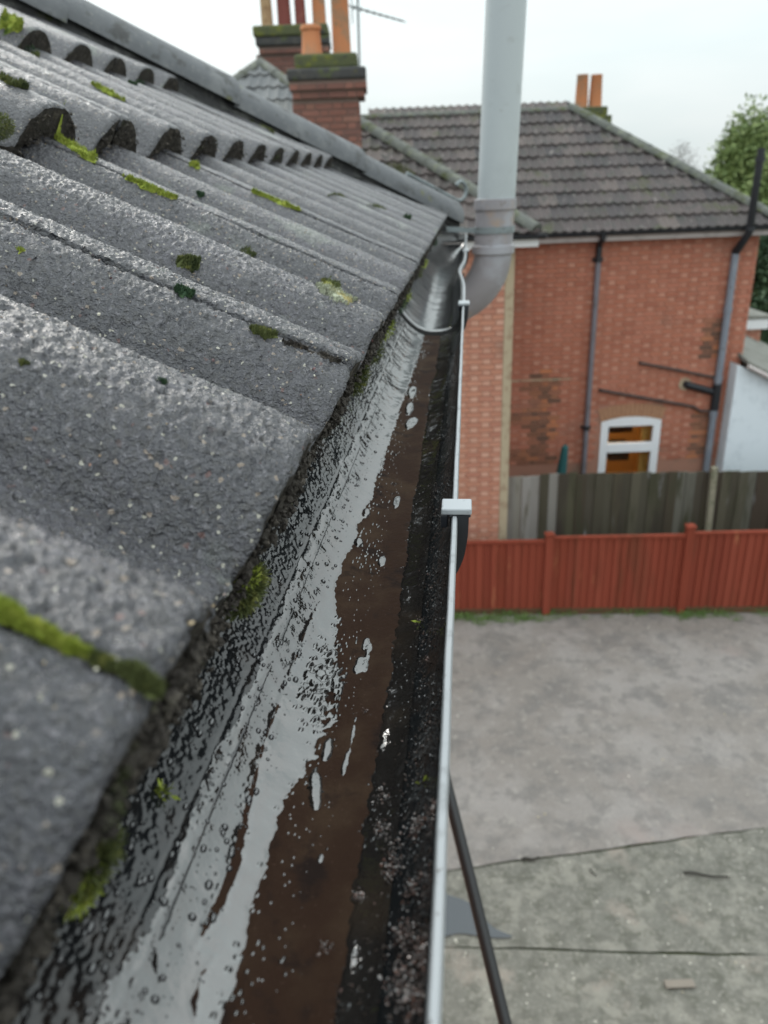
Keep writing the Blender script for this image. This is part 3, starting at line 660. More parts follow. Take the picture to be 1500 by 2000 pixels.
# ---- pipes on the main wall
pb = WY - 0.075
def vpipe(name, x, z0, z1, r, mat_, parent, y=pb): return MB().tube([(x, y, z0), (x, y, z1)], r, 14).build(name, mat_, parent, smooth=True)
xL = at(1172, 460, pb)[0]
dp = empty('downpipe', (xL, pb, 0)); dp.parent = house; dp.location = Vector((xL, pb, 0)) - house.location
vpipe('lower_pipe', xL, 0, at(1170, 505, pb)[2], 0.045, M['pipe_brown'], dp)
MB().tube([(xL, pb, at(1170, 508, pb)[2]), (xL, pb, EZ - 0.22), (xL, EY - 0.03, EZ - 0.10), (xL, EY - 0.03, EZ - 0.03)], 0.05, 14).build('upper_pipe', M['pipe_black'], dp, smooth=True)
for y_ in (508, 835):
    z = at(1150, y_, pb)[2]; MB().tube([(xL, pb, z - 0.035), (xL, pb, z + 0.035)], 0.06, 14).box(xL - 0.09, xL + 0.09, pb + 0.03, WY - 0.014, z - 0.02, z + 0.02).build('bracket', M['pipe_black'], dp, smooth=True)
xR = at(1440, 470, pb)[0]; r = 0.06
sp = empty('soil_pipe', (xR, pb, 0)); sp.parent = house; sp.location = Vector((xR, pb, 0)) - house.location
zT = at(1395, 752, pb)[2]; zB = at(1392, 798, pb)[2]; zU = at(1435, 490, pb)[2]
vpipe('lower_pipe', xR, 0, zB, r, M['pipe_grey'], sp); vpipe('middle_pipe', xR, zT, zU, r, M['pipe_grey'], sp)
vpipe('branch', xR, zB - 0.02, zT + 0.02, r * 1.22, M['pipe_black'], sp)
zz = EZ - 0.20; yv = EY - 0.12; vt = at(1472, 290, yv)
MB().tube([(xR, pb, zU - 0.02), (xR, pb, zz - 0.2), (xR + 0.05, yv, zz + 0.1), (xR + 0.06, yv, vt[2])], [r * 1.12, r * 1.12, r * 0.98, r * 0.9], 14).build('vent_pipe', M['pipe_black'], sp, smooth=True)
for z in (zz + 0.16, vt[2] - 0.16): MB().tube([(xR + 0.06, yv, z - .03), (xR + 0.06, yv, z + .03)], r * 1.25, 14).build('collar', M['pipe_black'], sp, smooth=True)
for y_ in (605, 740, 808):
    z = at(1410, y_, pb)[2]; MB().tube([(xR, pb, z - .04), (xR, pb, z + .04)], r * 1.18, 14).build('collar', M['pipe_grey'], sp, smooth=True)
def wpipe(pts_, r, mat_, nm='waste_pipe'):
    P = [at(x, y, WY - 0.05) for x, y in pts_]
    P = [P[0] + np.array([0, 0.05, 0])] + P
    return MB().tube(P, r, 10).build(nm, mat_, sp, smooth=True)
wpipe([(1250, 709), (1300, 718), (1395, 737)], 0.024, M['pipe_rust'])
wpipe([(1172, 762), (1355, 794), (1367, 803), (1392, 803)], 0.026, M['pipe_rust'])
wpipe([(1340, 751), (1392, 765)], 0.062, M['pipe_black'])
q = at(1338, 750, WY - 0.012); MB().tube([(q[0], WY - 0.02, q[2]), (q[0], WY, q[2])], 0.11, 16).build('mortar_patch', M['quoin'], sp)

# ---- the projecting wing on the left
QX, QY = 1.82, 10.5
wz = EYE - 0.70
wing = MB().box(-5.0, QX, QY, WY, 0, wz).build('wall', M['mortar'], house)
wr = brick_rects(7.0, wz)
wr = [(a, b, c, d, h) for a, b, c, d, h in wr]
def wing_pos(a, b, c): return (QX - 0.11 - a, QY + b, c)
# the 300 bricks nearest to view become parts, the rest one run
vis = [r for r in wr if r[0] < 1.05 and r[2] > 1.15]; vis.sort(key=lambda r: -r[2])
single = vis[:300]; sset = set(single)
cache = {}
for (a, b, c, d, hd) in single:
    key = (round(b - a, 3), hd)
    if key not in cache:
        v, f = brick_box(b - a, d - c, 0.012); cache[key] = MB().add([(-x, y, z) for x, y, z in v], [q[::-1] for q in f]).mesh('brick', M['wing_h'] if hd else M['wing_s'])
    o = link('brick', cache[key], wing, (QX - 0.11 - a, QY + random.uniform(-0.002, 0.001), c))
rest = [r for r in wr if r not in sset]
V = []; Fs = []; mi = []
for (a, b, c, d, hd) in rest:
    v, f = brick_box(b - a, d - c, 0.012); n0 = len(V)
    for p in v: V.append((QX - 0.11 - a - p[0], QY + p[1], c + p[2]))
    for q in f: Fs.append([i + n0 for i in q[::-1]])
    mi += [1 if hd else 0] * 5
V = np.array(V); org = np.array([0, QY, 0]); tag(link('brick', mesh_np('brick', V - org, Fs, [M['wing_si'], M['wing_hi']], False, mi), wing, org), kind='stuff')
brick_run('brick', brick_rects(WY - QY - 0.05, wz - 0.05), lambda a, b, c: (QX - b, QY + 0.03 + a, c), [M['brick_si'], M['brick_hi']], wing)
MB().box(QX - 0.105, QX + 0.014, QY - 0.014, QY + 0.05, 0, wz).build('corner_render', M['quoin'], wing)
# wing roof: front slope and right slope
WEX, WEY = 2.12, 10.28; wrun = 3.4; wt = 0.65; wcp, wsp = 1 / sqrt(1 + wt * wt), wt / sqrt(1 + wt * wt)
wZ = EYE - 0.63; wtop = wZ + 2.35 * wt
w2 = 2.35
P = [(-5, WEY, wZ), (WEX, WEY, wZ), (WEX, WEY + 2 * w2, wZ), (-5, WEY + 2 * w2, wZ), (-5, WEY + w2, wtop), (WEX - w2, WEY + w2, wtop)]
P = [(a, b, c - 0.03) for a, b, c in P]
wroof = MB().add(P, [(0, 1, 5, 4), (1, 2, 5), (2, 3, 4, 5), (3, 0, 4), (0, 3, 2, 1)]).build('roof', M['far_tile'], house)
far_slope(wroof, (-1.5, WEY, wZ - 0.02), (1, 0, 0), (0, wcp, wsp), (0, -wsp, wcp), WEX + 1.5, w2 / wcp, lambda s: np.asarray(s) * 0.0,
          lambda s: (WEX + 1.5) - np.minimum(np.asarray(s), w2 / wcp) * wcp, M['far_tile'], skip=lambda u, s: u < 0.6)
ridge_run(wroof, (WEX - 0.05, WEY + 0.05, wZ + 0.03), (WEX - w2, WEY + w2, wtop), 0.115, 0.42, M['far_hip'], 'hip_tile')
ridge_run(wroof, (-5, WEY + w2, wtop), (WEX - w2, WEY + w2, wtop), 0.115, 0.42, M['far_hip'])
MB().box(-5, WEX - 0.02, WEY + 0.03, WEY + 0.055, wz - 0.10, wZ - 0.03).build('fascia_board', M['fascia_white'], house)
MB().box(-5, WEX - 0.02, WEY + 0.055, QY, wz - 0.012, wz).build('soffit', M['fascia_white'], house)
half_gutter('gutter', (-5, WEY - 0.03, wZ - 0.02), (WEX + 0.05, WEY - 0.03, wZ - 0.02), 0.056, M['pipe_black'], house)
half_gutter('gutter', (WEX + 0.04, WEY, wZ - 0.02), (WEX + 0.04, WY - 0.3, wZ - 0.02), 0.056, M['pipe_black'], house)
mp_ = []
c0 = at(768, 292, 11.3)
for k in range(1800):
    ang = random.random() * 6.28; rr = random.random() ** .5
    x = c0[0] + 0.30 * rr * cos(ang); y = 11.25 + 0.33 * rr * sin(ang)
    mp_.append((x, y, wZ + (y - WEY) * wt + random.uniform(0.0, 0.05)))
leaf_cloud('moss_clump', M['moss_olive'], mp_, 0.035, wroof, 0.8)

# ---- front chimney on the wing, with two pots
def chimney(parent, Y, spec, depth=0.55):
    """spec: (x0, x1, y_top, y_bottom, kind) in image terms, built as blocks at distance Y"""
    for (xa, xb, yt, yb, kd, grow) in spec:
        A, B = at(xa, yb, Y), at(xb, yb, Y); T = at((xa + xb) / 2, yt, Y); z0 = at((xa + xb) / 2, yb, Y)[2]
        if kd == 'brick': brick_block(A[0], B[0], Y - grow, Y + depth + grow, z0, T[2] - 0.002, parent)
        else: MB().box(A[0], B[0], Y - grow, Y + depth + grow, z0, T[2]).build('cap', kd, parent, bevel=0.03)
ch = empty('chimney', (-0.45, 10.9, EYE - 0.3)); ch.parent = house; ch.location = Vector((-0.45, 10.9, EYE - 0.3)) - house.location
CY = 10.7
chimney(ch, CY, [(580, 706, 192, 330, 'brick', 0.0), (572, 711, 176, 192, 'brick', 0.05), (567, 715, 158, 176, 'brick', 0.09), (562, 716, 134, 158, M['soot'], 0.13), (576, 699, 104, 134, M['moss_cap'], 0.03)])
zc = at(640, 106, CY)[2] - 0.01
for (xa, xb, yt, m_, fl) in ((590, 629, 50, M['pot'], True), (650, 686, -45, M['pot'], False)):
    A, B, T = at(xa, 103, CY + .25), at(xb, 103, CY + .25), at(xa, yt, CY + .25); rr = (B[0] - A[0]) / 2
    pot(ch, ((A[0] + B[0]) / 2, CY + 0.25, zc), rr, rr * 0.9, T[2] - zc, m_, fl)

# ================================================================== HOUSE FURTHER LEFT (roof peak and the second chimney)
h2 = empty('house', (-1.5, 14.5, 0), 'grey slated hipped roof peak rising behind the front chimney', 'house')
apx = at(508, 122, 14.0); LZ = EYE - 0.4
def at2(x, y): return at(x, y, 14.0)
hw = (apx[2] - LZ) / 0.75
MB().box(apx[0] - hw, apx[0] + hw, 14.0 - hw + .3, 14.0 + hw, 0, LZ).build('wall', M['brick_hi'], h2)
r2 = MB().add([(apx[0] - hw, 14 - hw, LZ), (apx[0] + hw, 14 - hw, LZ), (apx[0] + hw, 14 + hw, LZ), (apx[0] - hw, 14 + hw, LZ), (apx[0], 14, apx[2] - 0.03)], [(0, 1, 4), (1, 2, 4), (2, 3, 4), (3, 0, 4), (0, 3, 2, 1)]).build('roof', M['far_tile'], h2)
c3_ = 1 / sqrt(1 + .75 ** 2); s3_ = .75 * c3_
M['slate'] = material('grey_slate', (0.12, 0.125, 0.13), 0.7, rnd=[(0.10, 0.105, 0.11), (0.16, 0.165, 0.17), (0.13, 0.13, 0.125)], layers=[(9, 4, (0.20, 0.20, 0.19), 0.6, 0.72, 'n', 0.6)])
far_slope(r2, (apx[0] - hw, 14 - hw, LZ), (1, 0, 0), (0, c3_, s3_), (0, -s3_, c3_), 2 * hw, hw / c3_, lambda s: np.minimum(np.asarray(s), hw / c3_) * c3_, lambda s: 2 * hw - np.minimum(np.asarray(s), hw / c3_) * c3_, M['slate'],
          skip=lambda u, s: s < 0.7 * hw / c3_ - 0.6, part='roof_tile')
ridge_run(r2, (apx[0] + hw, 14 - hw, LZ), (apx[0], 14, apx[2]), 0.10, 0.45, M['far_hip'], 'hip_tile')
ridge_run(r2, (apx[0] - hw, 14 - hw, LZ), (apx[0], 14, apx[2]), 0.10, 0.45, M['far_hip'], 'hip_tile')
CY2 = 15.4
ch2 = empty('chimney', (-1.9, CY2, EYE)); ch2.parent = h2; ch2.location = Vector((-1.9, CY2, EYE)) - h2.location
chimney(ch2, CY2, [(513, 640, 104, 250, 'brick', 0.0), (507, 642, 90, 104, 'brick', 0.06), (501, 644, 72, 90, M['soot'], 0.12), (496, 642, 50, 72, M['moss_cap'], 0.14)])
zc = at(570, 52, CY2)[2] - 0.01
for (xa, xb, m_) in ((511, 534, M['pot_tan']), (543, 570, M['pot_dark']), (577, 599, M['pot_dark']), (611, 638, M['pot'])):
    A, B = at(xa, 50, CY2 + .3), at(xb, 50, CY2 + .3); rr = (B[0] - A[0]) / 2
    pot(ch2, ((A[0] + B[0]) / 2, CY2 + 0.3, zc), rr, rr * 0.88, 1.0, m_, False)

# TV aerial on its mast
ae = empty('tv_aerial', at(703, 110, 12.2), 'thin television aerial on a mast beside the tall orange chimney pot', 'aerial')
A, T = at(703, 160, 12.2), at(697, -60, 12.2)
MB().tube([A, T], 0.018, 8).build('mast', M['aerial'], ae, smooth=True)
b0, b1 = at(683, 12, 12.2), at(790, 33, 12.2)
b1 = b1 + np.array([0, 0.3, 0])
MB().tube([b0, b1], 0.012, 8).build('boom', M['aerial'], ae)
for k in range(9):
    p = b0 + (b1 - b0) * (0.02 + 0.96 * k / 8); w = 0.22 - 0.012 * k
    MB().tube([p + np.array([-.05, -w, 0.0]), p + np.array([.05, w, 0.0])], 0.006, 6).build('element', M['aerial'], ae)
for dz in (-0.16, -0.08, 0.08, 0.16):
    p = b0 + np.array([0.03, 0, dz]); MB().tube([p + np.array([0, -0.25, 0]), p + np.array([0, 0.25, 0])], 0.006, 6).build('reflector_rod', M['aerial'], ae)
MB().tube([b0 + np.array([0.03, 0, -.17]), b0 + np.array([0.03, 0, .17])], 0.008, 6).build('reflector_bar', M['aerial'], ae)

# ================================================================== WHITE LEAN-TO AND OUTBUILDING ON THE RIGHT
LY = 12.7
lt = empty('lean_to', (7.0, LY, 0), 'flaking white painted lean-to with a sloping grey roof at the house corner', 'outbuilding')
a, b = at(1437, 712, LY), at(1500, 742, LY)
sx = (b[2] - a[2]) / (b[0] - a[0]); xe = 9.6; ze = a[2] + sx * (xe - a[0])
x00 = at(1414, 920, LY)[0] * 0.5 + a[0] * 0.5
MB().hexa([(x00, LY, 0), (xe, LY, 0), (xe, LY + 3, 0), (x00, LY + 3, 0), (x00, LY, a[2]), (xe, LY, ze), (xe, LY + 3, ze), (x00, LY + 3, a[2])]).build('wall', M['white_render'], lt)
MB().hexa([(x00 + .12, LY - 0.1, a[2] + 0.004), (xe, LY - 0.1, ze + 0.004), (xe, LY + 3, ze + 0.55), (x00 + .12, LY + 3, a[2] + 0.55), (x00 + .12, LY - 0.1, a[2] + 0.07), (xe, LY - 0.1, ze + 0.07), (xe, LY + 3, ze + 0.62), (x00 + .12, LY + 3, a[2] + 0.62)]).build('roof', M['felt'], lt)
MB().tube([(x00 + .12, LY - 0.12, a[2] - 0.01), (xe, LY - 0.12, ze - 0.01)], 0.035, 8).build('gutter', M['fascia'], lt)
OY = 15.5
ob = empty('outbuilding', (8.0, OY, 0), 'small orange brick outbuilding with a white roof edge behind the lean-to', 'outbuilding')
a, b = at(1440, 700, OY), at(1487, 640, OY); w0 = at(1458, 622, OY); w1 = at(1492, 641, OY)
MB().box(a[0] - 0.5, b[0], OY, OY + 2, 0, b[2]).build('wall', M['mortar'], ob)
brick_run('brick', [r for r in brick_rects(b[0] - a[0] + .5, b[2]) if r[2] > 1.5], lambda u, v, w: (a[0] - 0.5 + u, OY + v, w), [M['wing_si'], M['wing_hi']], ob)
MB().box(a[0] - 0.5, w1[0] + 0.04, OY - 0.1, OY + 2.1, w1[2], w0[2]).build('fascia_board', M['fascia_white'], ob, bevel=0.01)
MB().box(a[0] - 0.5, w1[0] + 0.08, OY - 0.12, OY + 2.1, w0[2], w0[2] + 0.06).build('roof', M['felt'], ob)
# folded teal parasol behind the grey fence
tp = at(1104, 868, 12.5); tb = at(1096, 935, 12.5)
t = empty('parasol', (tp[0], 12.5, 0), 'folded teal parasol leaning behind the grey fence against the brick wall', 'parasol')
MB().tube([(tb[0] - .15, 12.5, 0), (tb[0], 12.5, tb[2]), tuple(tp)], 0.018, 8).build('pole', M['pipe_black'], t)
MB().tube([(tb[0] - .08, 12.5, tb[2] - 0.7), (tb[0] - 0.01, 12.5, tb[2]), (tp[0], 12.5, tp[2] - 0.05), tuple(tp)], [0.10, 0.095, 0.06, 0.01], 9).build('canopy', M['teal'], t)

# ================================================================== TREES BEYOND
def tree(name, base, height, radius, mat_, n, label, seed, conical=1.0, leaf=0.16, spires=0):
    r_ = np.random.default_rng(seed); random.seed(seed)
    t = empty(name, base, label, 'tree', 'conifers behind the brick house' if name == 'conifer' else None)
    bx, by = base[0], base[1]
    MB().tube([(bx, by, 0), (bx + 0.1, by, height * .4), (bx, by, height * 0.85)], [radius * 0.11, radius * 0.07, 0.03], 9).build('trunk', M['bark'], t)
    P = []
    clumps = []
    for k in range(int(60 + 20 * radius)):
        h = r_.uniform(0.12, 1.0); R = radius * ((1 - h) ** 0.7 * conical + (1 - conical) * sin(pi * min(1, h)) ) * r_.uniform(0.45, 1.0)
        a = r_.uniform(0, 2 * pi); clumps.append((bx + R * cos(a), by + R * sin(a), height * h, radius * r_.uniform(0.16, 0.34)))
    for k in range(spires):
        a = r_.uniform(0, 2 * pi); R = radius * r_.uniform(0.0, 0.6); h = height * (1.0 + r_.uniform(-0.06, 0.16) - 0.25 * R / radius)
        for q in range(5): clumps.append((bx + R * cos(a), by + R * sin(a), h - q * 0.28, radius * (0.03 + 0.035 * q)))
    w = np.array([c[3] ** 2 for c in clumps]); w /= w.sum()
    idx = r_.choice(len(clumps), n, p=w)
    C = np.array(clumps)[idx]; d = r_.normal(size=(n, 3)); d /= np.linalg.norm(d, axis=1, keepdims=True)
    P = C[:, :3] + d * (C[:, 3:4] * r_.uniform(0.45, 1.05, (n, 1))) * np.array([1, 1, 1.25])
    P = P[P[:, 2] > 0.2]
    leaf_cloud('crown', mat_, P, leaf, t, 0.5, 0.5)
    for k in range(9):
        c = clumps[(k * 7) % len(clumps)]
        MB().tube([(bx, by, c[2] * 0.75), (c[0], c[1], c[2])], [0.05, 0.015], 6).build('limb', M['bark'], t)
b = at(1440, 300, 26); tree('conifer', (b[0] + 0.4, 26, 0), 7.0, 2.6, M['leaf_y'], 32000, 'yellow green conifer rising above the hip of the brick house roof', 3, 0.62, 0.17, 9)
b = at(1530, 300, 24); tree('conifer', (b[0], 24, 0), 6.4, 1.9, M['leaf_y'], 16000, 'rounder green conifer at the frame edge beside the black vent pipe', 5, 0.5, 0.17, 5)
b = at(1500, 560, 20); tree('evergreen', (b[0] + 0.9, 20.5, 0), 5.2, 1.9, M['leaf_d'], 22000, 'dark evergreen tree past the corner of the brick house above the outbuilding', 8, 0.3, 0.16)
b = at(1330, 300, 60); tree('bare_tree', (b[0], 60, 0), 7.8, 2.4, M['bark'], 2500, 'sparse distant tree showing faintly over the hip of the brick house', 12, 0.5, 0.12, 3)
xs = rng.uniform(-70, 70, 26000); hh = 2.2 + 1.8 * np.abs(fbm(xs * 0.12, xs * 0, 3, 4)); P = np.stack([xs, 75 + rng.uniform(-2, 2, 26000), rng.uniform(0, 1, 26000) ** 0.8 * hh], 1)
tag(leaf_cloud('treeline', M['leaf_d'], P, 0.7, None, 0.3), 'far low treeline beyond the houses', 'treeline', kind='stuff')
random.seed(7)

# ================================================================== OUR ROOF (frame: along the gutter g, up-slope, normal)
AZ = radians(6.637)
g_ = np.array([sin(AZ), cos(AZ), 0]); n_ = np.array([-cos(AZ), sin(AZ), 0]); z_ = np.array([0, 0, 1.0])
RP = radians(29.1)
S_ = n_ * cos(RP) + z_ * sin(RP); N_ = -n_ * sin(RP) + z_ * cos(RP)
LIFT = 0.031; ROLLH = 0.037; G = 0.345
B0 = n_ * 0.080 + z_ * (EYE - 0.125) - N_ * LIFT
TC = 2.70                                    # hip foot, distance along the eaves
def W(u, s, h): 
    u = np.asarray(u)[..., None]; s = np.asarray(s)[..., None]; h = np.asarray(h)[..., None]
    return B0 + g_ * u + S_ * s + N_ * h
def hip_u(s): return TC - (np.asarray(s)) * cos(RP)
def prof(u):                                  # roll profile, crests at 0.15 + 0.15 k
    x = np.abs(((u + 0.086) % 0.15) - 0.075) / 0.075
    return ROLLH * (1 - np.clip(x / 0.74, 0, 1) ** 2.7) ** 1.05
def tile_top(u, sl): return LIFT * (1 - sl / G) + prof(u)
def tile_mesh(u0, r, du, dsl, seed, cut=False, detail=1):
    """one double-roll tile, its tail face and side edges; local frame origin W(u0, r*G, 0)"""
    s0 = r * G
    nu = int(0.298 / du) + 1; U = np.linspace(0.001, 0.299, nu)
    tail = np.array([0, 0.0008, 0.002, 0.004, 0.007]); body = np.arange(0.011, G + 0.022, dsl); SLv = np.concatenate([tail, body]); ns = len(SLv)
    UU, SS = np.meshgrid(U, SLv, indexing='ij')
    ua = u0 + UU; sa = s0 + SS
    H = tile_top(ua, SS)
    H = H - 0.0035 * np.exp(-SS / 0.002) - 0.0025 * np.exp(-(UU) / 0.002) - 0.0025 * np.exp(-(0.3 - UU) / 0.002)
    tilt = random.uniform(-0.0012, 0.0012); H = H + tilt * (UU / 0.15 - 1) + random.uniform(0, 0.0012)
    H = H + 0.0011 * fbm(ua * 30, sa * 30, 3, seed)
    if detail:
        amp = 0.0011 if detail == 1 else 0.0014
        H = H + amp * fbm(ua * 330, sa * 480, 3, seed + 5, 0.65)
        wv = worley(ua * 230, sa * 300, seed + 9); H = H - 0.0016 * np.clip(wv - 0.5, 0, 1) * (detail) + 0.0009 * np.clip(0.45 - worley(ua * 330, sa * 400, seed + 11), 0, 1) * detail
    SS = SS + (SS < 0.005) * 0.0022 * fbm(ua * 120, sa * 0 + seed, 4, seed + 3)
    sa = s0 + SS
    if cut: ua = np.minimum(ua, hip_u(sa) - 0.0)
    V = W(ua, sa, H)
    # tail face
    nb = 5; K = np.linspace(0, 1, nb); th = 0.028
    Ub = np.repeat(U[:, None], nb, 1); Kb = np.repeat(K[None], nu, 0)
    sb = s0 + 0.0022 * fbm((u0 + Ub) * 120, Ub * 0 + seed, 4, seed + 3) * 0.7 + Kb * 0.003 + 0.0024 * fbm((u0 + Ub) * 200, Kb * 3, 3, seed + 8) * (Kb > 0)
    hb = H[:, :1] - Kb * th
    ub = u0 + Ub
    if cut: ub = np.minimum(ub, hip_u(sb))
    VT = W(ub, sb, hb)
    # underside return and side edges
    VU = W(np.minimum(u0 + U, hip_u(s0) if cut else 9), s0 + 0.06 + 0 * U, hb[:, -1] - 0.001)
    def side(j, sg):
        a = W(ua[j], sa[j], H[j]); b = W(ua[j] + 0 * sg, sa[j], H[j] - 0.011); return a, b
    sa0, sb0 = side(0, -1); sa1, sb1 = side(-1, 1)
    off1 = nu * ns; off2 = off1 + nu * nb; off3 = off2 + nu
    Vall = [V.reshape(-1, 3), VT.reshape(-1, 3), VU.reshape(-1, 3), sb0, sb1]
    F0 = grid_faces(nu, ns); F1 = grid_faces(nu, nb, off1)[:, ::-1]
    i = np.arange(nu - 1); F2 = np.stack([off1 + i * nb + nb - 1, off1 + (i + 1) * nb + nb - 1, off2 + i + 1, off2 + i], 1)[:, ::-1]
    j = np.arange(ns - 1); o3 = off3; o4 = off3 + ns
    F3 = np.stack([j, j + 1, o3 + j + 1, o3 + j], 1); b_ = (nu - 1) * ns; F4 = np.stack([b_ + j, b_ + j + 1, o4 + j + 1, o4 + j], 1)[:, ::-1]
    Fq = np.concatenate([F0, F1, F2, F3, F4]); mi = np.concatenate([np.zeros(len(F0)), np.ones(len(F1) + len(F2)), np.zeros(len(F3) + len(F4))])
    org = W(np.array(u0), np.array(s0), np.array(0.0))
    me = mesh_np('roof_tile', np.concatenate(Vall) - org, Fq, [M['tile'], M['tile_edge']], True, mi)
    try: me.set_sharp_from_angle(angle=radians(62))
    except Exception: pass
    return me, org

own = empty('house', tuple(W(np.array(0.5), np.array(0.0), np.array(0.0)) * np.array([1, 1, 0])), 'near house with a mossy grey concrete tiled roof sloping down to the gutter', 'house')
rows = 9
def P3(u, s, h): return tuple(W(np.array(float(u)), np.array(float(s)), np.array(float(h))))
sm = rows * G; ub = -3.5
# roof deck below the tiles (main slope and the slope round the hip)
A1, A2, A3, A4 = P3(ub, 0.02, -0.012), P3(TC - 0.02, 0.02, -0.012), P3(TC - sm * cos(RP), sm, -0.012), P3(ub, sm, -0.012)
q2 = np.array(A2) + n_ * (2 * sm * cos(RP))
deck = MB().add([A1, A2, A3, A4, tuple(q2)], [(0, 1, 2, 3), (1, 4, 2)]).build('roof', M['mortar_bed'], own)
shared = {}
JO = 0.127                                   # joints fall on the roll crests
for r in range(rows):
    off = JO + (0.15 if r % 2 else 0.0)
    k0 = -3 if r < 3 else -1
    kk = -9 if False else k0
    u = off + kk * 0.30
    while u < hip_u(r * G) - 0.004:
        cut = (u + 0.30) > hip_u(r * G + G + 0.03)
        near = (r == 0 and -0.2 < u < 0.9)
        vnear = (r == 0 and 0.1 < u < 0.5)
        if vnear: d1, d2, dt = 0.0010, 0.0012, 2
        elif near: d1, d2, dt = 0.0013, 0.0018, 1
        elif r <= 1 and u < 1.3: d1, d2, dt = 0.0030, 0.0042, 1
        elif r <= 1 or u < 1.6: d1, d2, dt = 0.006, 0.012, 0
        else: d1, d2, dt = 0.0075, 0.02, 0
        if cut or d1 < 0.006:
            me, org = tile_mesh(u, r, d1, d2, 10 + r * 31 + int(round(u / .3)), cut, dt)
        else:
            key = (random.randint(0, 2), r % 2, d1)
            if key not in shared: shared[key] = tile_mesh(u, r, d1, d2, 100 + key[0], False, dt)[0]
            me = shared[key]; org = W(np.array(u), np.array(r * G), np.array(0.0))
        link('roof_tile', me, deck, org)
        u += 0.30
# tiles behind the camera, a coarse run joined
# hip: bedding mortar and half-round hip tiles
def hip_pt(s, h=0.0): return W(hip_u(np.array(s)), np.array(s), np.array(h))
def hip_build():
    A = hip_pt(-0.02, 0.0) + z_ * 0.052; B = hip_pt(sm, 0.0) + z_ * 0.052; d = Vector(B - A); Lh = d.length; d.normalize()
    a = d.cross(Vector((0, 0, 1))).normalized(); b = a.cross(d).normalized(); A = Vector(A)
    n = int(Lh / 0.42)
    for i in range(n):
        V = []; K = 15; r0 = 0.089; 
        prof_ = ((0, r0 * 1.02), (0.004, r0 * 1.04), (0.03, r0 * 1.03), (0.20, r0), (0.43, r0 * 0.97))
        rowsn = len(prof_)
        for e, rr in prof_:
            for k in range(K):
                t = pi * k / (K - 1); V.append(A + d * (0.42 * i + e) + a * cos(t) * rr * 1.05 + b * (sin(t) * rr * 0.86 - 0.012 + 0.006 * ((i * 7) % 3 - 1)) )
        m0 = len(V)
        for k in range(K):
            t = pi * k / (K - 1); V.append(A + d * (0.42 * i) + a * cos(t) * r0 * 0.82 + b * (sin(t) * r0 * 0.68 - 0.012))
        Fs = [(q * K + k, (q + 1) * K + k, (q + 1) * K + k + 1, q * K + k + 1) for q in range(rowsn - 1) for k in range(K - 1)]
        Fs += [(k, k + 1, m0 + k + 1, m0 + k) for k in range(K - 1)]
        MB().add(V, Fs).build('hip_tile', M['hip'], deck, smooth=True)
    # bedding on the visible side: an uneven strip from the tile edge down to the tiles
    T = 260; V = []; K = 8
    for i in range(T + 1):
        P = A + d * (Lh * i / T)
        for side_ in (1, -1):
            for k in range(K):
                f = k / (K - 1); wob = 0.006 * float(vnoise(np.array([i * 0.3]), np.array([k * 1.3 + side_]))[0])
                V.append(P + a * side_ * (0.077 + 0.012 * f + wob) - b * (0.004 + 0.066 * f) + b * 0.004 * sin(i * 0.9 + k))
    Fs = []
    for i in range(T):
        for sd in (0, 1):
            for k in range(K - 1):
                q = i * 2 * K + sd * K + k; Fs.append((q, q + 1, q + 2 * K + 1, q + 2 * K))
    MB().add(V, Fs).build('bedding_mortar', M['mortar_bed'], deck)
    # curled iron at the hip foot
    P0 = A - d * 0.02 + b * 0.07
    pts_ = [P0 + d * 0.22, P0]
    for k in range(15):
        t = k / 14 * 4.4; r_ = 0.034 * (1 - 0.35 * k / 14); pts_.append(P0 - d * (0.015 + sin(t) * r_) + b * (0.034 - cos(t) * r_))
    MB().tube(pts_, 0.006, 8).build('hip_iron', M['zinc'], deck, smooth=True)
hip_build()
# fascia, soffit and wall of our house under the gutter
def LB(a0, a1, u0, u1, z0, z1):
    P = []
    for z in (z0, z1):
        for (u, a) in ((u0, a1), (u0, a0), (u1, a0), (u1, a1)): P.append(tuple(g_ * u + n_ * a + z_ * z))
    return P
UE = TC + 0.02
o = MB().hexa(LB(0.128, 0.148, ub, UE - 0.1, EYE - 0.33, EYE - 0.17)).build('fascia_board', M['fascia_white'], own)
MB().hexa(LB(0.148, 0.44, ub, UE - 0.25, EYE - 0.33, EYE - 0.318)).build('soffit', M['fascia_white'], own)
MB().hexa(LB(0.44, 0.70, ub, UE - 0.45, 0, EYE - 0.331)).build('wall', M['wing_hi'], own)
MB().hexa(LB(0.44, 4.4, UE - 0.55, UE - 0.44, 0, EYE - 0.325)).build('wall', M['wing_hi'], own)

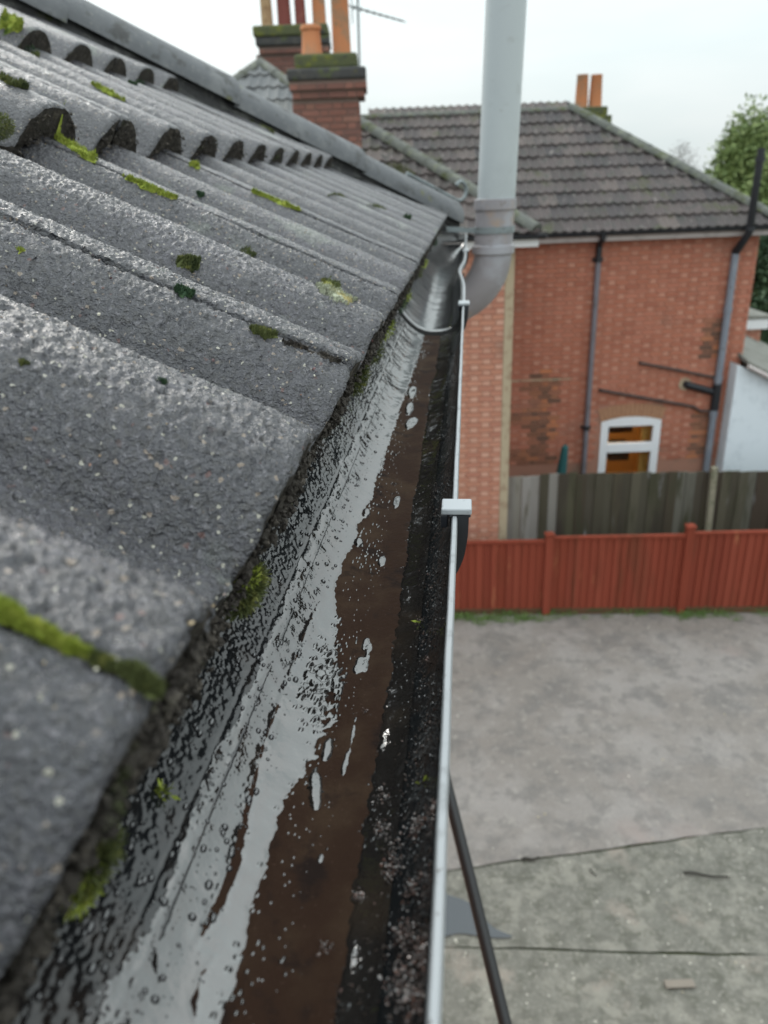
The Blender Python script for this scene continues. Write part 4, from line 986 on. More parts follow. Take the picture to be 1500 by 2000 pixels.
# ------------------------------------------------------------------ moss and lichen on our roof
def roof_hit(x, y):
    d = ray(x, y); O = np.array([0, 0, EYE])
    t = np.linspace(0.05, 5.5, 9000); P = O + d[None] * t[:, None]
    rel = P - B0; u = rel @ g_; s = rel @ S_; h = rel @ N_
    srow = np.clip(s, 0, None) % G
    top = tile_top(u, srow)
    ok = (h < top) & (s > -0.004)
    i = int(np.argmax(ok)) if ok.any() else 0
    return u[i], s[i]
def surf_h(u, s): return tile_top(np.asarray(u), np.clip(s, 0, None) % G)
def moss(p0, p1, w, hgt, mat_, n, bl=0.0035, name='moss_clump', parent=None):
    w *= 0.72; hgt *= 0.62; n *= 1.7
    (ua, sa), (ub_, sb) = roof_hit(*p0), roof_hit(*p1)
    V = []; n = int(n)
    t = rng.random(n); L = np.hypot(ub_ - ua, sb - sa) + 1e-6
    rr = np.sqrt(rng.random(n)); an = rng.random(n) * 2 * pi
    wid = w * (0.75 + 0.6 * fbm(t * 6 + p0[0], t * 0, 2, 77)) * np.clip(1 - (2 * t - 1) ** 2, 0.03, 1) ** 0.6
    du_, ds_ = (ub_ - ua) / L, (sb - sa) / L
    across = rr * np.cos(an) * wid; along = rr * np.sin(an) * min(w, L if L > w else w)
    u = ua + (ub_ - ua) * t - ds_ * across + (du_ * along if L < w else 0); s = sa + (sb - sa) * t + du_ * across + (ds_ * along if L < w else 0)
    keep_ = fbm(u * 220, s * 220, 2, 17) > -0.32; u, s, rr = u[keep_], s[keep_], rr[keep_]; n = len(u)
    dome = np.sqrt(np.clip(1 - rr ** 2, 0, 1)) * hgt * (0.7 + 0.5 * fbm(u * 150, s * 150, 2, 3))
    base = W(u, s, surf_h(u, s) + dome * rng.uniform(0.2, 1.0, n) - 0.0008)
    dr = rng.normal(size=(n, 3)) * 0.5 + N_ * 0.9 + z_ * 0.5; dr /= np.linalg.norm(dr, axis=1, keepdims=True)
    e = rng.normal(size=(n, 3)); e -= dr * np.sum(dr * e, 1, keepdims=True); e /= np.linalg.norm(e, axis=1, keepdims=True)
    b = bl * 0.62 * rng.uniform(0.5, 1.3, (n, 1))
    V = np.stack([base + e * b * 0.17, base - e * b * 0.17, base + dr * b + e * b * 0.05], 1).reshape(-1, 3)
    # a solid cushion under the blades
    m = 9; kt = np.linspace(0, 1, 24); kc = np.linspace(-1, 1, m); T_, C_ = np.meshgrid(kt, kc, indexing='ij')
    ww = w * 0.9 * np.sqrt(np.clip(1 - (2 * T_ - 1) ** 2, 0, 1)) * (0.7 + 0.6 * fbm(T_ * 6 + p0[0], T_ * 0, 2, 77))
    ext = 0.0 if L > w else 1.0
    U2 = ua + (ub_ - ua) * T_ - ds_ * C_ * ww + ext * du_ * (2 * T_ - 1) * w * .8; S2 = sa + (sb - sa) * T_ + du_ * C_ * ww + ext * ds_ * (2 * T_ - 1) * w * .8
    H2 = surf_h(U2, S2) + hgt * 0.75 * np.sqrt(np.clip(1 - C_ ** 2, 0, 1)) * np.sqrt(np.clip(1 - (2 * T_ - 1) ** 2, 0, 1)) * (0.8 + 0.3 * fbm(U2 * 200, S2 * 200, 2, 5)) - 0.001
    V2 = W(U2, S2, H2).reshape(-1, 3)
    org = V.mean(0)
    Fq = grid_faces(24, m); Ft = np.concatenate([Fq[:, [0, 1, 2]], Fq[:, [0, 2, 3]]])
    Vall = np.concatenate([V, V2]); Fall = np.concatenate([np.arange(3 * n).reshape(-1, 3), Ft + 3 * n])
    return link(name, mesh_np(name, Vall - org, Fall, [mat_], False), parent or deck, org)
mB, mO, mD, mL = M['moss_bright'], M['moss_olive'], M['moss_dark'], M['lichen']
moss_list = [
 ((-60, 1165), (40, 1218), 0.0036, 0.005, mB, 1500, 0.004), ((25, 1212), (110, 1256), 0.0028, 0.004, mB, 1300, 0.0036), ((95, 1250), (175, 1285), 0.0030, 0.004, mB, 900, 0.0034), ((170, 1282), (240, 1312), 0.0022, 0.003, mO, 700, 0.003), ((225, 1302), (312, 1350), 0.0030, 0.005, mO, 1300, 0.0032),
 ((240, 1312), (312, 1362), 0.0032, 0.004, mO, 900, 0.003),
 ((108, 270), (190, 318), 0.012, 0.014, mB, 1600, 0.005), ((240, 346), (345, 390), 0.009, 0.007, mB, 1500, 0.005), ((492, 374), (585, 411), 0.010, 0.007, mB, 1000, 0.006),
 ((345, 512), (392, 522), 0.010, 0.010, mO, 1500, 0.004), ((340, 567), (378, 577), 0.008, 0.007, mD, 1200, 0.003), ((488, 642), (545, 660), 0.006, 0.006, mO, 1200, 0.0035),
 ((545, 662), (665, 708), 0.0035, 0.004, M['tile_edge'], 900, 0.003), ((178, 165), (243, 200), 0.012, 0.010, mB, 800, 0.006), ((38, 93), (75, 112), 0.012, 0.012, mO, 600, 0.007),
 ((5, 35), (40, 62), 0.022, 0.024, mB, 1600, 0.007), ((0, 155), (50, 178), 0.016, 0.014, mO, 1200, 0.006), ((140, 42), (200, 72), 0.010, 0.010, mB, 500, 0.008),
 ((222, 66), (300, 105), 0.010, 0.012, mO, 700, 0.008), ((295, 90), (375, 134), 0.012, 0.012, mB, 700, 0.008), ((370, 320), (390, 330), 0.010, 0.01, mB, 300, 0.006),
 ((440, 215), (535, 262), 0.011, 0.010, mO, 500, 0.010), ((640, 385), (790, 425), 0.012, 0.006, mO, 500, 0.008), ((250, 160), (268, 166), 0.010, 0.008, mD, 300, 0.006),
 ((385, 378), (398, 385), 0.006, 0.006, mD, 300, 0.005), ((790, 425), (800, 430), 0.014, 0.014, mD, 300, 0.01), ((700, 330), (790, 372), 0.012, 0.008, mB, 400, 0.01),
 ((35, 712), (60, 718), 0.0035, 0.003, mO, 260, 0.0028), ((65, 957), (95, 964), 0.0035, 0.002, mO, 240, 0.0025), ((312, 744), (322, 748), 0.003, 0.003, mD, 150, 0.0028), ((38, 488), (44, 491), 0.003, 0.003, mB, 120, 0.003),
 ((165, 762), (190, 762), 0.0045, 0.0006, mL, 200, 0.001), ((315, 824), (340, 830), 0.0035, 0.0005, mL, 120, 0.001), ((615, 560), (695, 592), 0.036, 0.011, mL, 3600, 0.003), ((625, 550), (665, 562), 0.012, 0.005, mO, 500, 0.003), ((470, 488), (500, 500), 0.012, 0.002, mO, 300, 0.003),
 ((410, 243), (432, 250), 0.012, 0.001, mL, 100, 0.003), ((510, 265), (535, 275), 0.012, 0.001, mL, 100, 0.003), ((560, 330), (590, 343), 0.014, 0.002, mL, 100, 0.003)]
for p0, p1, w, h, m_, n, bl in moss_list: moss(p0, p1, w, h, m_, n, bl)
# moss tufts hanging at the tile tails
def tuft(u, s, h, ru, rs, rh, mat_, n, bl, name='moss_clump'):
    d = rng.normal(size=(n, 3)); d /= np.linalg.norm(d, axis=1, keepdims=True); q = rng.random((n, 1)) ** 0.4
    base = W(u + d[:, 0] * q[:, 0] * ru, s + d[:, 1] * q[:, 0] * rs, h + d[:, 2] * q[:, 0] * rh)
    dr = (g_ * d[:, :1] + S_ * d[:, 1:2] + N_ * d[:, 2:3]) * 0.8 + rng.normal(size=(n, 3)) * 0.4; dr /= np.linalg.norm(dr, axis=1, keepdims=True)
    e = rng.normal(size=(n, 3)); e -= dr * np.sum(dr * e, 1, keepdims=True); e /= np.linalg.norm(e, axis=1, keepdims=True)
    b = bl * 0.7 * rng.uniform(0.4, 1.3, (n, 1))
    V = np.stack([base + e * b * 0.13, base - e * b * 0.13, base + dr * b], 1).reshape(-1, 3); org = V.mean(0)
    return link(name, mesh_np(name, V - org, np.arange(3 * n).reshape(-1, 3), [mat_], False), deck, org)
def eave_u(x, y, z=-0.125):
    d = ray(x, y); return (d @ g_) / (-d[2]) * -z
uu = eave_u(508, 1060)
tuft(uu, -0.004, 0.010, 0.012, 0.007, 0.012, mO, 2600, 0.0045); tuft(uu - .004, -0.002, 0.018, 0.006, 0.006, 0.005, mB, 500, 0.0035)
uu = eave_u(690, 705); tuft(uu, -0.002, 0.016, 0.014, 0.008, 0.014, mO, 1500, 0.005)
tuft(eave_u(300, 1480, -.118), -0.004, 0.004, 0.008, 0.004, 0.010, mO, 1200, 0.004); tuft(eave_u(290, 1580, -.13), -0.004, -0.002, 0.006, 0.003, 0.008, mB, 500, 0.004)
tuft(0.06, -0.003, 0.0, 0.014, 0.003, 0.007, mO, 500, 0.004)
for k, (x, y) in enumerate([(730, 640), (755, 600), (790, 560), (825, 505), (838, 490), (858, 455), (875, 435), (800, 545)]):
    tuft(eave_u(x, y), -0.003, 0.006, 0.02 + 0.03 * random.random(), 0.008, 0.010, [mO, mB, mD][k % 3], 350, 0.007)
# row two: moss on the dark noses
for k, u in enumerate([0.585, 0.64]): tuft(u, G - 0.006, 0.046, 0.022, 0.009, 0.010, [mO, mO][k], 2600, 0.004)
for u in (1.12, 1.2, 1.30, 1.46, 1.62, 1.78, 2.0): tuft(u, G - 0.006, 0.012, 0.018, 0.010, 0.008, random.choice([mO, mB]), 300, 0.007)
for u in (1.15, 1.32, 1.75): tuft(u, 2 * G - 0.006, 0.030, 0.02, 0.008, 0.010, mD, 400, 0.007)
for u in (1.35, 1.9): tuft(u, 2.6 * G, 0.05, 0.03, 0.02, 0.03, mD, 300, 0.01)

# dark gritty crust clinging along the tile tails
def lumps(name, P, R, mat_, parent=None, flat=0.7, smooth=False):
    base = np.array([(1, 0, 0), (0.5, .87, .1), (-.5, .87, 0), (-1, 0, .1), (-.5, -.87, 0), (.5, -.87, .1), (0.1, 0, 0.8), (0, .1, -0.8)], float)
    fs = np.array([(i, (i + 1) % 6, 6) for i in range(6)] + [((i + 1) % 6, i, 7) for i in range(6)])
    P = np.asarray(P); n = len(P); R = np.asarray(R)
    Q, _ = np.linalg.qr(rng.normal(size=(n, 3, 3)))
    V = np.einsum('nij,kj->nki', Q, base * np.array([1, 1, flat])) * (R[:, None, None]) * rng.uniform(0.75, 1.25, (n, 8, 1)) + P[:, None]
    Fs = (fs[None] + 8 * np.arange(n)[:, None, None]).reshape(-1, 3); V = V.reshape(-1, 3); org = V.mean(0)
    o = link(name, mesh_np(name, V - org, Fs, [mat_], smooth), parent, org); tag(o, kind='stuff'); return o
n = 5200
u = 0.05 + rng.random(n) ** 1.6 * 2.2; s = rng.normal(-0.0005, 0.0014, n); h = rng.random(n) * 0.024; 
hh = prof(u) + h - 0.003
lumps('debris_crust', W(u, s, hh), 0.0006 + 0.0016 * rng.random(n) ** 2, M['tile_edge'], deck)
n = 4200
u = 0.03 + rng.random(n) ** 1.5 * 1.4; h = rng.random(n) * 0.022 - 0.004; s = -0.0012 - 0.0045 * rng.random(n) ** 1.5 * np.clip(1.1 - h / 0.02, 0.1, 1) * (0.5 + 0.7 * np.abs(fbm(u * 60, u * 0, 3, 91)) * 2)
lumps('debris_crust', W(u, s, prof(u) + h), 0.0006 + 0.0018 * rng.random(n) ** 2, M['tile_edge'], deck)
n = 2600
u = 0.4 + rng.random(n) * 2.0; s = G + rng.normal(-0.001, 0.003, n); hh = prof(u) + rng.random(n) * 0.030 - 0.001
lumps('debris_crust', W(u, s, hh), 0.0007 + 0.0018 * rng.random(n) ** 2, M['tile_edge'], deck)
# loose grains on the nearest tiles
M['grain'] = material('loose_sand_grain', (0.2, 0.2, 0.2), 0.5, rnd=[(0.16, 0.16, 0.17), (0.10, 0.03, 0.03), (0.42, 0.33, 0.2), (0.09, 0.09, 0.10), (0.55, 0.52, 0.42), (0.22, 0.2, 0.19), (0.30, 0.15, 0.10)], island=True)
n = 3000; u = -0.15 + rng.random(n) ** 1.2 * 1.1; s = rng.random(n) ** 1.2 * 0.34
lumps('loose_grains', W(u, s, tile_top(u, s) + 0.0002), 0.0003 + 0.0008 * rng.random(n) ** 3, M['grain'], deck)

# ================================================================== THE GUTTER
gut = empty('gutter', tuple(g_ * 0.6 + n_ * 0.06 + z_ * (EYE - 0.22)), 'wet black half round gutter under the mossy tiles, with a pale lip', 'gutter')
AC, RA, DZ, TOPZ = 0.0635, 0.0555, 0.053, -0.165
_ctl = np.array([(.0080, -.165), (.0084, -.175), (.0100, -.186), (.0145, -.1960), (.0235, -.2035), (.035, -.2070), (.045, -.2080), (.055, -.2076), (.064, -.2056), (.0755, -.2003), (.086, -.1915), (.096, -.1800), (.104, -.1670), (.109, -.155)])
def _catmull(C, n=60):
    C = np.vstack([2 * C[0] - C[1], C, 2 * C[-1] - C[-2]]); R = []
    for i in range(1, len(C) - 2):
        a, b, c, d = C[i - 1], C[i], C[i + 1], C[i + 2]
        for t in np.arange(n) / n: R.append(0.5 * (2 * b + (c - a) * t + (2 * a - 5 * b + 4 * c - d) * t * t + (3 * b - a - 3 * c + d) * t ** 3))
    R.append(C[-2]); return np.array(R)
_pr = _catmull(_ctl); _pu = np.linspace(0, pi, len(_pr))
def gprof(th):                                # th 0 at the front rim, pi at the back
    return np.interp(th, _pu, _pr[:, 0]), np.interp(th, _pu, _pr[:, 1])
TH = np.linspace(0, pi, 4001); pa, pz = gprof(TH); arc = np.concatenate([[0], np.cumsum(np.hypot(np.diff(pa), np.diff(pz)))]); QL = arc[-1]
def prof_q(q): return np.interp(q, arc, pa), np.interp(q, arc, pz)
dq = QL / 4000; qn_a = np.gradient(pa, arc); qn_z = np.gradient(pz, arc)      # tangent; inward normal = (-tz, ta) flipped below
def prof_n(q):
    ta, tz = np.interp(q, arc, qn_a), np.interp(q, arc, qn_z); L = np.hypot(ta, tz); return -tz / L, ta / L
def G3(t, q, h):
    a, z = prof_q(q); na, nz = prof_n(q)
    sgn = np.where(nz < 0, -1, 1); 
    a = a + na * sgn * h; z = z + nz * sgn * h
    return g_ * np.asarray(t)[..., None] + n_ * a[..., None] + z_ * (EYE + z)[..., None]
q_of_a = lambda a: np.interp(a, pa, arc)
RING = 1.15
ts = [-1.2]
while ts[-1] < RING: ts.append(ts[-1] + (0.03 if ts[-1] < 0.08 else max(0.0009, ts[-1] * 0.0030)))
ts = np.array(ts); qs = np.linspace(0.0, QL, 190)
T, Q = np.meshgrid(ts, qs, indexing='ij'); Aq = prof_q(Q)[0]
hgt = 0.0003 * fbm(T * 40, Q * 60, 3, 1)
left = np.clip((Aq - 0.082) / 0.016, 0, 1); beads = np.clip(0.62 - worley(T * 560 + 0.4 * fbm(T * 90, Q * 90, 2, 6), Q * 700, 4), 0, 1)
patch = np.clip(0.5 + 1.4 * fbm(T * 26, Q * 60, 3, 8), 0.12, 1)
fine = np.clip(0.6 - worley(T * 620, Q * 700, 14), 0, 1)
rip = fbm(T * 240, Q * 330, 3, 16)
hgt += left * (0.0009 * beads * patch + 0.0006 * fine + 0.00025 * rip) 
mid = np.clip(1 - left, 0, 1) * np.clip((Aq - 0.062) / 0.01, 0, 1)
sp1 = np.clip(0.26 - worley(T * 170, Q * 190, 24), 0, 1); hgt += mid * 0.0022 * sp1
right = np.clip((0.045 - Aq) / 0.012, 0, 1); hgt += right * (0.00035 * fbm(T * 500, Q * 600, 3, 26) + 0.0005 * np.clip(0.35 - worley(T * 300, Q * 300, 27), 0, 1))
# fine moulding lines along the trough
for a0, am in ((0.0850, 0.0008), (0.0402, 0.0006), (0.0905, 0.0003)): hgt += am * np.exp(-((Aq - a0) / 0.00045) ** 2) * (0.5 + 0.5 * (fbm(T * 30, Q * 0, 2, 31) > -0.35))
V = G3(T, Q, hgt)
nT, nQ = T.shape
inner = mesh_np('trough', V.reshape(-1, 3) - np.array(gut.location), grid_faces(nT, nQ)[:, ::-1], [M['gutter']], True)
tr = link('trough', inner, gut, gut.location)
# outer skin
t2 = np.array([-1.2, RING + 0.02]); T2, Q2 = np.meshgrid(t2, np.linspace(0, QL, 40), indexing='ij')
V2 = G3(T2, Q2, np.full(T2.shape, -0.0025)); org = np.array(gut.location)
link('outer_skin', mesh_np('outer_skin', V2.reshape(-1, 3) - org, grid_faces(2, 40), [M['gutter_plain']], True), gut, org)
# pale lip: a small rolled edge swept along
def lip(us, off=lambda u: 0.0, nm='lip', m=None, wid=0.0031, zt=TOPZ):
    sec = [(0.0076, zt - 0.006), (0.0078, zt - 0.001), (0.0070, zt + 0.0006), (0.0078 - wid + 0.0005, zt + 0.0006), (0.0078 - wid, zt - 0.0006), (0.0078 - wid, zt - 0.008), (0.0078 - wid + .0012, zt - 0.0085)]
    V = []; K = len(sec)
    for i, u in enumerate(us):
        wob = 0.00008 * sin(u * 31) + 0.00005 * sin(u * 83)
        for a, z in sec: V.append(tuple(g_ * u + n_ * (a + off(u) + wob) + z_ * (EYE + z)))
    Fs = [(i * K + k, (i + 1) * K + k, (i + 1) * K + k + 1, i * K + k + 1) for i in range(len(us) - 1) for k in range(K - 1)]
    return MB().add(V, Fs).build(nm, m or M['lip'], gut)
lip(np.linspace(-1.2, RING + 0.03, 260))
# seal ring and the angle piece beyond it, turning left round the corner of the house
def ring(u0, u1, h, m, nm):
    T3, Q3 = np.meshgrid(np.linspace(u0, u1, 4), np.linspace(0.004, QL - 0.002, 60), indexing='ij')
    H3 = np.full(T3.shape, h); H3[0] = -0.001; H3[-1] = -0.001
    return link(nm, mesh_np(nm, G3(T3, Q3, H3).reshape(-1, 3) - org, grid_faces(4, 60)[:, ::-1], [m], True), gut, org)
ring(RING - 0.004, RING + 0.010, 0.0026, M['rubber'], 'seal')
CN = TC + 0.085                               # outer corner, distance along
def angle_piece():
    qs = np.linspace(0, QL, 60); a, z = prof_q(qs); a = a + 0.0; z = z + 0.0015
    path = []
    V = []; 
    us = np.concatenate([np.linspace(RING + 0.008, 1.95, 60)])
    bulge = lambda u: 0.010 * exp(-((u - 1.62) / 0.16) ** 2)
    for u in us:
        for k in range(60):
            f = 1 - k / 59.0; V.append(tuple(g_ * u + n_ * (a[k] + bulge(u) * max(0, f * 2 - 1)) + z_ * (EYE + z[k])))
    for k in range(60):                        # the mitre: distance along grows with nearness to the front
        V.append(tuple(g_ * (CN - a[k]) + n_ * a[k] + z_ * (EYE + z[k])))
    for k in range(60):                        # along the return, to the left
        V.append(tuple(g_ * (CN - a[k]) + n_ * (0.9) + z_ * (EYE + z[k])))
    nr = len(us) + 2
    o = link('angle_piece', mesh_np('angle_piece', np.array(V) - org, grid_faces(nr, 60)[:, ::-1], [M['gutter_clean']], True), gut, org)
    s = o.modifiers.new('thick', 'SOLIDIFY'); s.thickness = 0.003; s.offset = -1
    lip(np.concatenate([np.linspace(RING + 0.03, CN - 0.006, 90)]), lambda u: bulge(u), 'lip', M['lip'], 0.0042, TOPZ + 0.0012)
    # lip of the return
    V = []
    for aa in (0.004, 0.9):
        for (dc, zz) in ((-0.0078, TOPZ - 0.006), (-0.0078, TOPZ + 0.002), (-0.003, TOPZ + 0.002), (-0.003, TOPZ - 0.008)): V.append(tuple(g_ * (CN + dc) + n_ * aa + z_ * (EYE + zz)))
    MB().add(V, [(0, 4, 5, 1), (1, 5, 6, 2), (2, 6, 7, 3)]).build('lip', M['gutter_plain'], gut)
angle_piece()
ring(1.60, 1.62, 0.0022, M['gutter_clean'], 'seal')
# clips hooked over the lip
def clip(u, wdt=0.0155, big=1.0, m_top=M['clip_top']):
    c = empty('clip', tuple(g_ * u + z_ * (EYE + TOPZ))); c.parent = gut; c.location = Vector(tuple(g_ * u + z_ * (EYE + TOPZ))) - gut.location
    b0 = -0.0030; zt = TOPZ + 0.0048
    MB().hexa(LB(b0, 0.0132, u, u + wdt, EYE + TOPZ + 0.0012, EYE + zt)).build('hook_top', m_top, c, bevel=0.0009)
    MB().hexa(LB(0.0098, 0.0136, u + 0.0006, u + wdt - 0.0006, EYE + TOPZ - 0.0065, EYE + TOPZ + 0.0012)).hexa(LB(b0 + .0004, 0.0095, u + 0.0004, u + 0.002, EYE + TOPZ - 0.0004, EYE + TOPZ + 0.0012)).build('hook_lip', M['pipe_black'], c, bevel=0.0008)
    # the strap going down round the outside of the trough
    V = []; n = 26
    for i in range(n):
        th = -0.02 + i / (n - 1) * 2.0; aa, zz = gprof(np.array(max(th, 0.0)))
        out_ = 0.0065; ca, sa_ = cos(th), sin(th)
        for (o_, w0) in ((0.003, 0), (0.003 + out_, 0), (0.003 + out_, wdt), (0.003, wdt)):
            V.append(tuple(g_ * (u + w0) + n_ * (float(aa) - ca * o_) + z_ * (EYE + float(zz) - sa_ * o_ + (0.001 if i == 0 else 0))))
    Fs = [(i * 4 + k, i * 4 + (k + 1) % 4, (i + 1) * 4 + (k + 1) % 4, (i + 1) * 4 + k) for i in range(n - 1) for k in range(4)] + [(3, 2, 1, 0)]
    MB().add(V, Fs).build('strap', M['pipe_black'], c, smooth=True)
clip(eave_u(890, 1005, TOPZ) - 0.004)
clip(1.13, 0.03); clip(2.05, 0.03)
clip(-0.75)

# ------------------------------------------------------------------ what lies in the trough: silt, a film of water, drops and grit
tl = [0.06]
while tl[-1] < 1.14: tl.append(tl[-1] + max(0.0008, tl[-1] * 0.0026))
tl = np.array(tl)
kt = [0.05, 0.137, 0.169, 0.190, 0.213, 0.240, 0.28, 0.315, 0.345, 0.372, 0.452, 0.544, 0.72, 0.966, 1.2]
kphi = [72.3, 72.5, 72.0, 72.3, 72.4, 74.0, 73.4, 72.9, 71.6, 70.2, 71.2, 71.9, 72.0, 73.0, 73.0]
_phi = np.degrees(np.arctan2(-_pr[:, 1], _pr[:, 0]))
def a_of_phi(ph): return np.interp(-np.asarray(ph), -_phi, _pr[:, 0])
qa = np.linspace(q_of_a(0.022), q_of_a(0.098), 150)
T, Q = np.meshgrid(tl, qa, indexing='ij'); A = prof_q(Q)[0]
aL = a_of_phi(np.interp(T, kt, kphi)) + 0.0022 * fbm(T * 60, Q * 20, 4, 41) + 0.0009 * fbm(T * 400, Q * 400, 2, 43)
m1 = (aL - A)                                       # >0 : silt (right of the boundary)
# ribs where the edge breaks up into wind-blown ridges
rib = np.exp(-((T - 0.285) / 0.035) ** 2)
m1 = m1 + np.exp(-((T - 0.265) / 0.032) ** 2) * (0.011 * fbm(T * 360 + A * 260, A * 360, 3, 47) - 0.001) * np.clip(1 - (A - 0.062) / 0.02, 0, 1)
# long narrow tongues of silt inside the film
tongue = np.full(T.shape, -1.0)
for (tks, phs, wd) in [([0.145, 0.160, 0.175, 0.20, 0.235, 0.27, 0.31, 0.345], [68.9, 69.6, 69.9, 69.3, 68.6, 68.7, 68.7, 69.2], [0.0, 0.0016, 0.0018, 0.0014, 0.0007, 0.0004, 0.0006, 0.0]),
                      ([0.127, 0.132, 0.140, 0.1465], [70.9, 70.3, 70.1, 70.8], [0.0, 0.0012, 0.0009, 0.0])]:
    ac = a_of_phi(np.interp(T, tks, phs)); ww = np.interp(T, tks, wd, left=-0.004, right=-0.004)
    tongue = np.maximum(tongue, ww - np.abs(A - ac) + 0.0007 * fbm(T * 300, A * 300, 3, 51))
mS = np.maximum(m1, tongue)
# right edge fades up the front wall
aR = 0.0325 + 0.003 * fbm(T * 20, T * 0, 3, 55) + np.interp(T, [0.1, 0.3, 0.5, 1.2], [0.003, 0.001, 0.004, 0.006])
mS = np.minimum(mS, (A - aR) + 0.0016 * fbm(T * 260, A * 260, 3, 57))
hS = np.clip(mS * 0.22, -0.0012, 0.00075) + 0.00012 * fbm(T * 300, Q * 300, 4, 59) * (mS > 0)
hS = np.where(mS > 0, hS + 0.00022, np.minimum(hS, -0.0004))
V = G3(T, Q, hS + 0.0003 * 0); c = V.reshape(-1, 3).mean(0)
o = link('silt', mesh_np('silt', V.reshape(-1, 3) - c, grid_faces(*T.shape)[:, ::-1], [M['silt']], True), None, c)
tag(o, 'thin layer of wet brown silt along the bottom of the black gutter', 'silt', kind='stuff')
# water: the reflecting film left of the silt, and islands of water lying on the silt
mW = np.minimum(-mS - 0.0003, (0.0880 - A) + 0.0050 * fbm(T * 60, A * 200, 3, 61))
hole = np.clip(0.15 - worley(T * 210, A * 230, 63), 0, 1) * (fbm(T * 30, A * 60, 2, 65) > -0.15)
mW = mW - 0.03 * hole * np.clip((A - 0.069) / 0.006, 0, 1)
def blob(x, y, rt, ra, rot=0.0):
    d = ray(x, y); a0 = float(a_of_phi(math.degrees(atan2(-d[2], d @ n_)))); s = a0 / (d @ n_); t0 = d @ g_ * s
    dt_, da = T - t0, A - a0; k = (dt_ / rt) ** 2 + ((da - rot * dt_) / ra) ** 2
    return ra * (1 - np.sqrt(k)) + 0.0006 * fbm(T * 300, A * 500, 3, 67)
isl = np.full(T.shape, -1.0)
for b_ in [(715, 1260, 0.0045, 0.0016), (722, 1278, 0.007, 0.0020, 0.0), (710, 1302, 0.006, 0.0034, 0.25), (698, 1310, 0.003, 0.002), (746, 1099, 0.006, 0.0022), (775, 982, 0.010, 0.0022), (655, 1334, 0.003, 0.0013),
           (805, 768, 0.022, 0.0042), (800, 800, 0.02, 0.0035), (804, 828, 0.018, 0.0048, -0.12), (700, 1063, 0.004, 0.002), (715, 1005, 0.005, 0.0018), (627, 1681, 0.0016, 0.0009), (640, 1663, 0.0013, 0.0007), (668, 1565, 0.0012, 0.0007),
           (690, 1440, 0.014, 0.0010, 0.02), (676, 1495, 0.007, 0.0014), (858, 600, 0.08, 0.004), (616, 1545, 0.008, 0.0020, 0.2), (640, 1470, 0.005, 0.0016)]:
    isl = np.maximum(isl, blob(*b_))
ribs = 0.0040 * fbm(T * 420 + A * 300, A * 380 - T * 60, 2, 71) - 0.0009 - 0.004 * (1 - rib); isl = np.maximum(isl, np.where((rib > 0.12) & (A > 0.054) & (A < 0.072), ribs, -1))
tiny = (np.clip(0.05 - worley(T * 260, A * 280, 73), -1, 1) - 0.10 * (fbm(T * 60, A * 90, 2, 75) < 0.22)) * 0.005; isl = np.maximum(isl, np.where((A < 0.067) & (A > 0.036), tiny, -1))
mWW = np.maximum(mW, isl)
hI_t = np.clip((A - 0.046) * 0.13, -0.0002, 0.0012)  # slope added to the water islands so they mirror the bright sky
hW = np.maximum(0.00042 + np.clip(mW * 0.16, -0.0014, 0.00012), 0.00098 + np.clip(isl * 0.8, -0.003, 0.00008) + np.where(isl > -0.0006, hI_t, 0))
# smooth water follows the trough, a little above silt
V = G3(T, Q, hW); c = V.reshape(-1, 3).mean(0)
Fq = grid_faces(*T.shape)[:, ::-1]
hv = (hW.ravel()[Fq] > -0.0002).any(1); Fq = Fq[hv]
o = link('water_film', mesh_np('water_film', V.reshape(-1, 3) - c, Fq, [M['water']], True), None, c)
tag(o, 'shallow film of rainwater reflecting the sky in the bottom of the gutter', 'water', kind='stuff')

def drops(P, R, Nn, mat_, name, label, cat):
    P, R, Nn = map(np.asarray, (P, R, Nn)); n = len(P)
    e = np.cross(Nn, np.tile(g_, (n, 1))); e /= np.linalg.norm(e, axis=1, keepdims=True); f = np.cross(Nn, e)
    rings = [(1.0, -0.1), (0.93, 0.32), (0.6, 0.62)]; K = 7; L_ = []
    el = rng.uniform(0.8, 1.5, (n, 1))
    for rr, hh_ in rings:
        for k in range(K):
            t_ = 2 * pi * k / K; L_.append(P + e * (cos(t_) * rr) * R[:, None] + f * (sin(t_) * rr) * R[:, None] * el + Nn * hh_ * R[:, None])
    L_.append(P + Nn * 0.74 * R[:, None]); V = np.stack(L_, 1); m = V.shape[1]
    fs = []
    for q in range(2):
        for k in range(K): a_, b_ = q * K + k, q * K + (k + 1) % K; fs += [(a_, b_, b_ + K), (a_, b_ + K, a_ + K)]
    for k in range(K): fs.append((2 * K + k, 2 * K + (k + 1) % K, 3 * K))
    fs = np.array(fs)[:, ::-1]; Fs = (fs[None] + m * np.arange(n)[:, None, None]).reshape(-1, 3); V = V.reshape(-1, 3); c = V.mean(0)
    o = link(name, mesh_np(name, V - c, Fs, [mat_], True), None, c); tag(o, label, cat, kind='stuff'); return o
def gut_pts(n, a0, a1, t0, t1, pw=1.5):
    t = t0 + (t1 - t0) * rng.random(n) ** pw; a = a0 + (a1 - a0) * rng.random(n); q = q_of_a(a)
    na, nz = prof_n(q); sgn = np.where(nz < 0, -1, 1); Nn = n_ * (na * sgn)[:, None] + z_ * (nz * sgn)[:, None]
    return t, q, Nn
t, q, Nn = gut_pts(5200, 0.0105, 0.052, 0.09, 0.85, 1.3)
keep = fbm(t * 24, q * 60, 2, 81) > -0.25; t, q, Nn = t[keep], q[keep], Nn[keep]
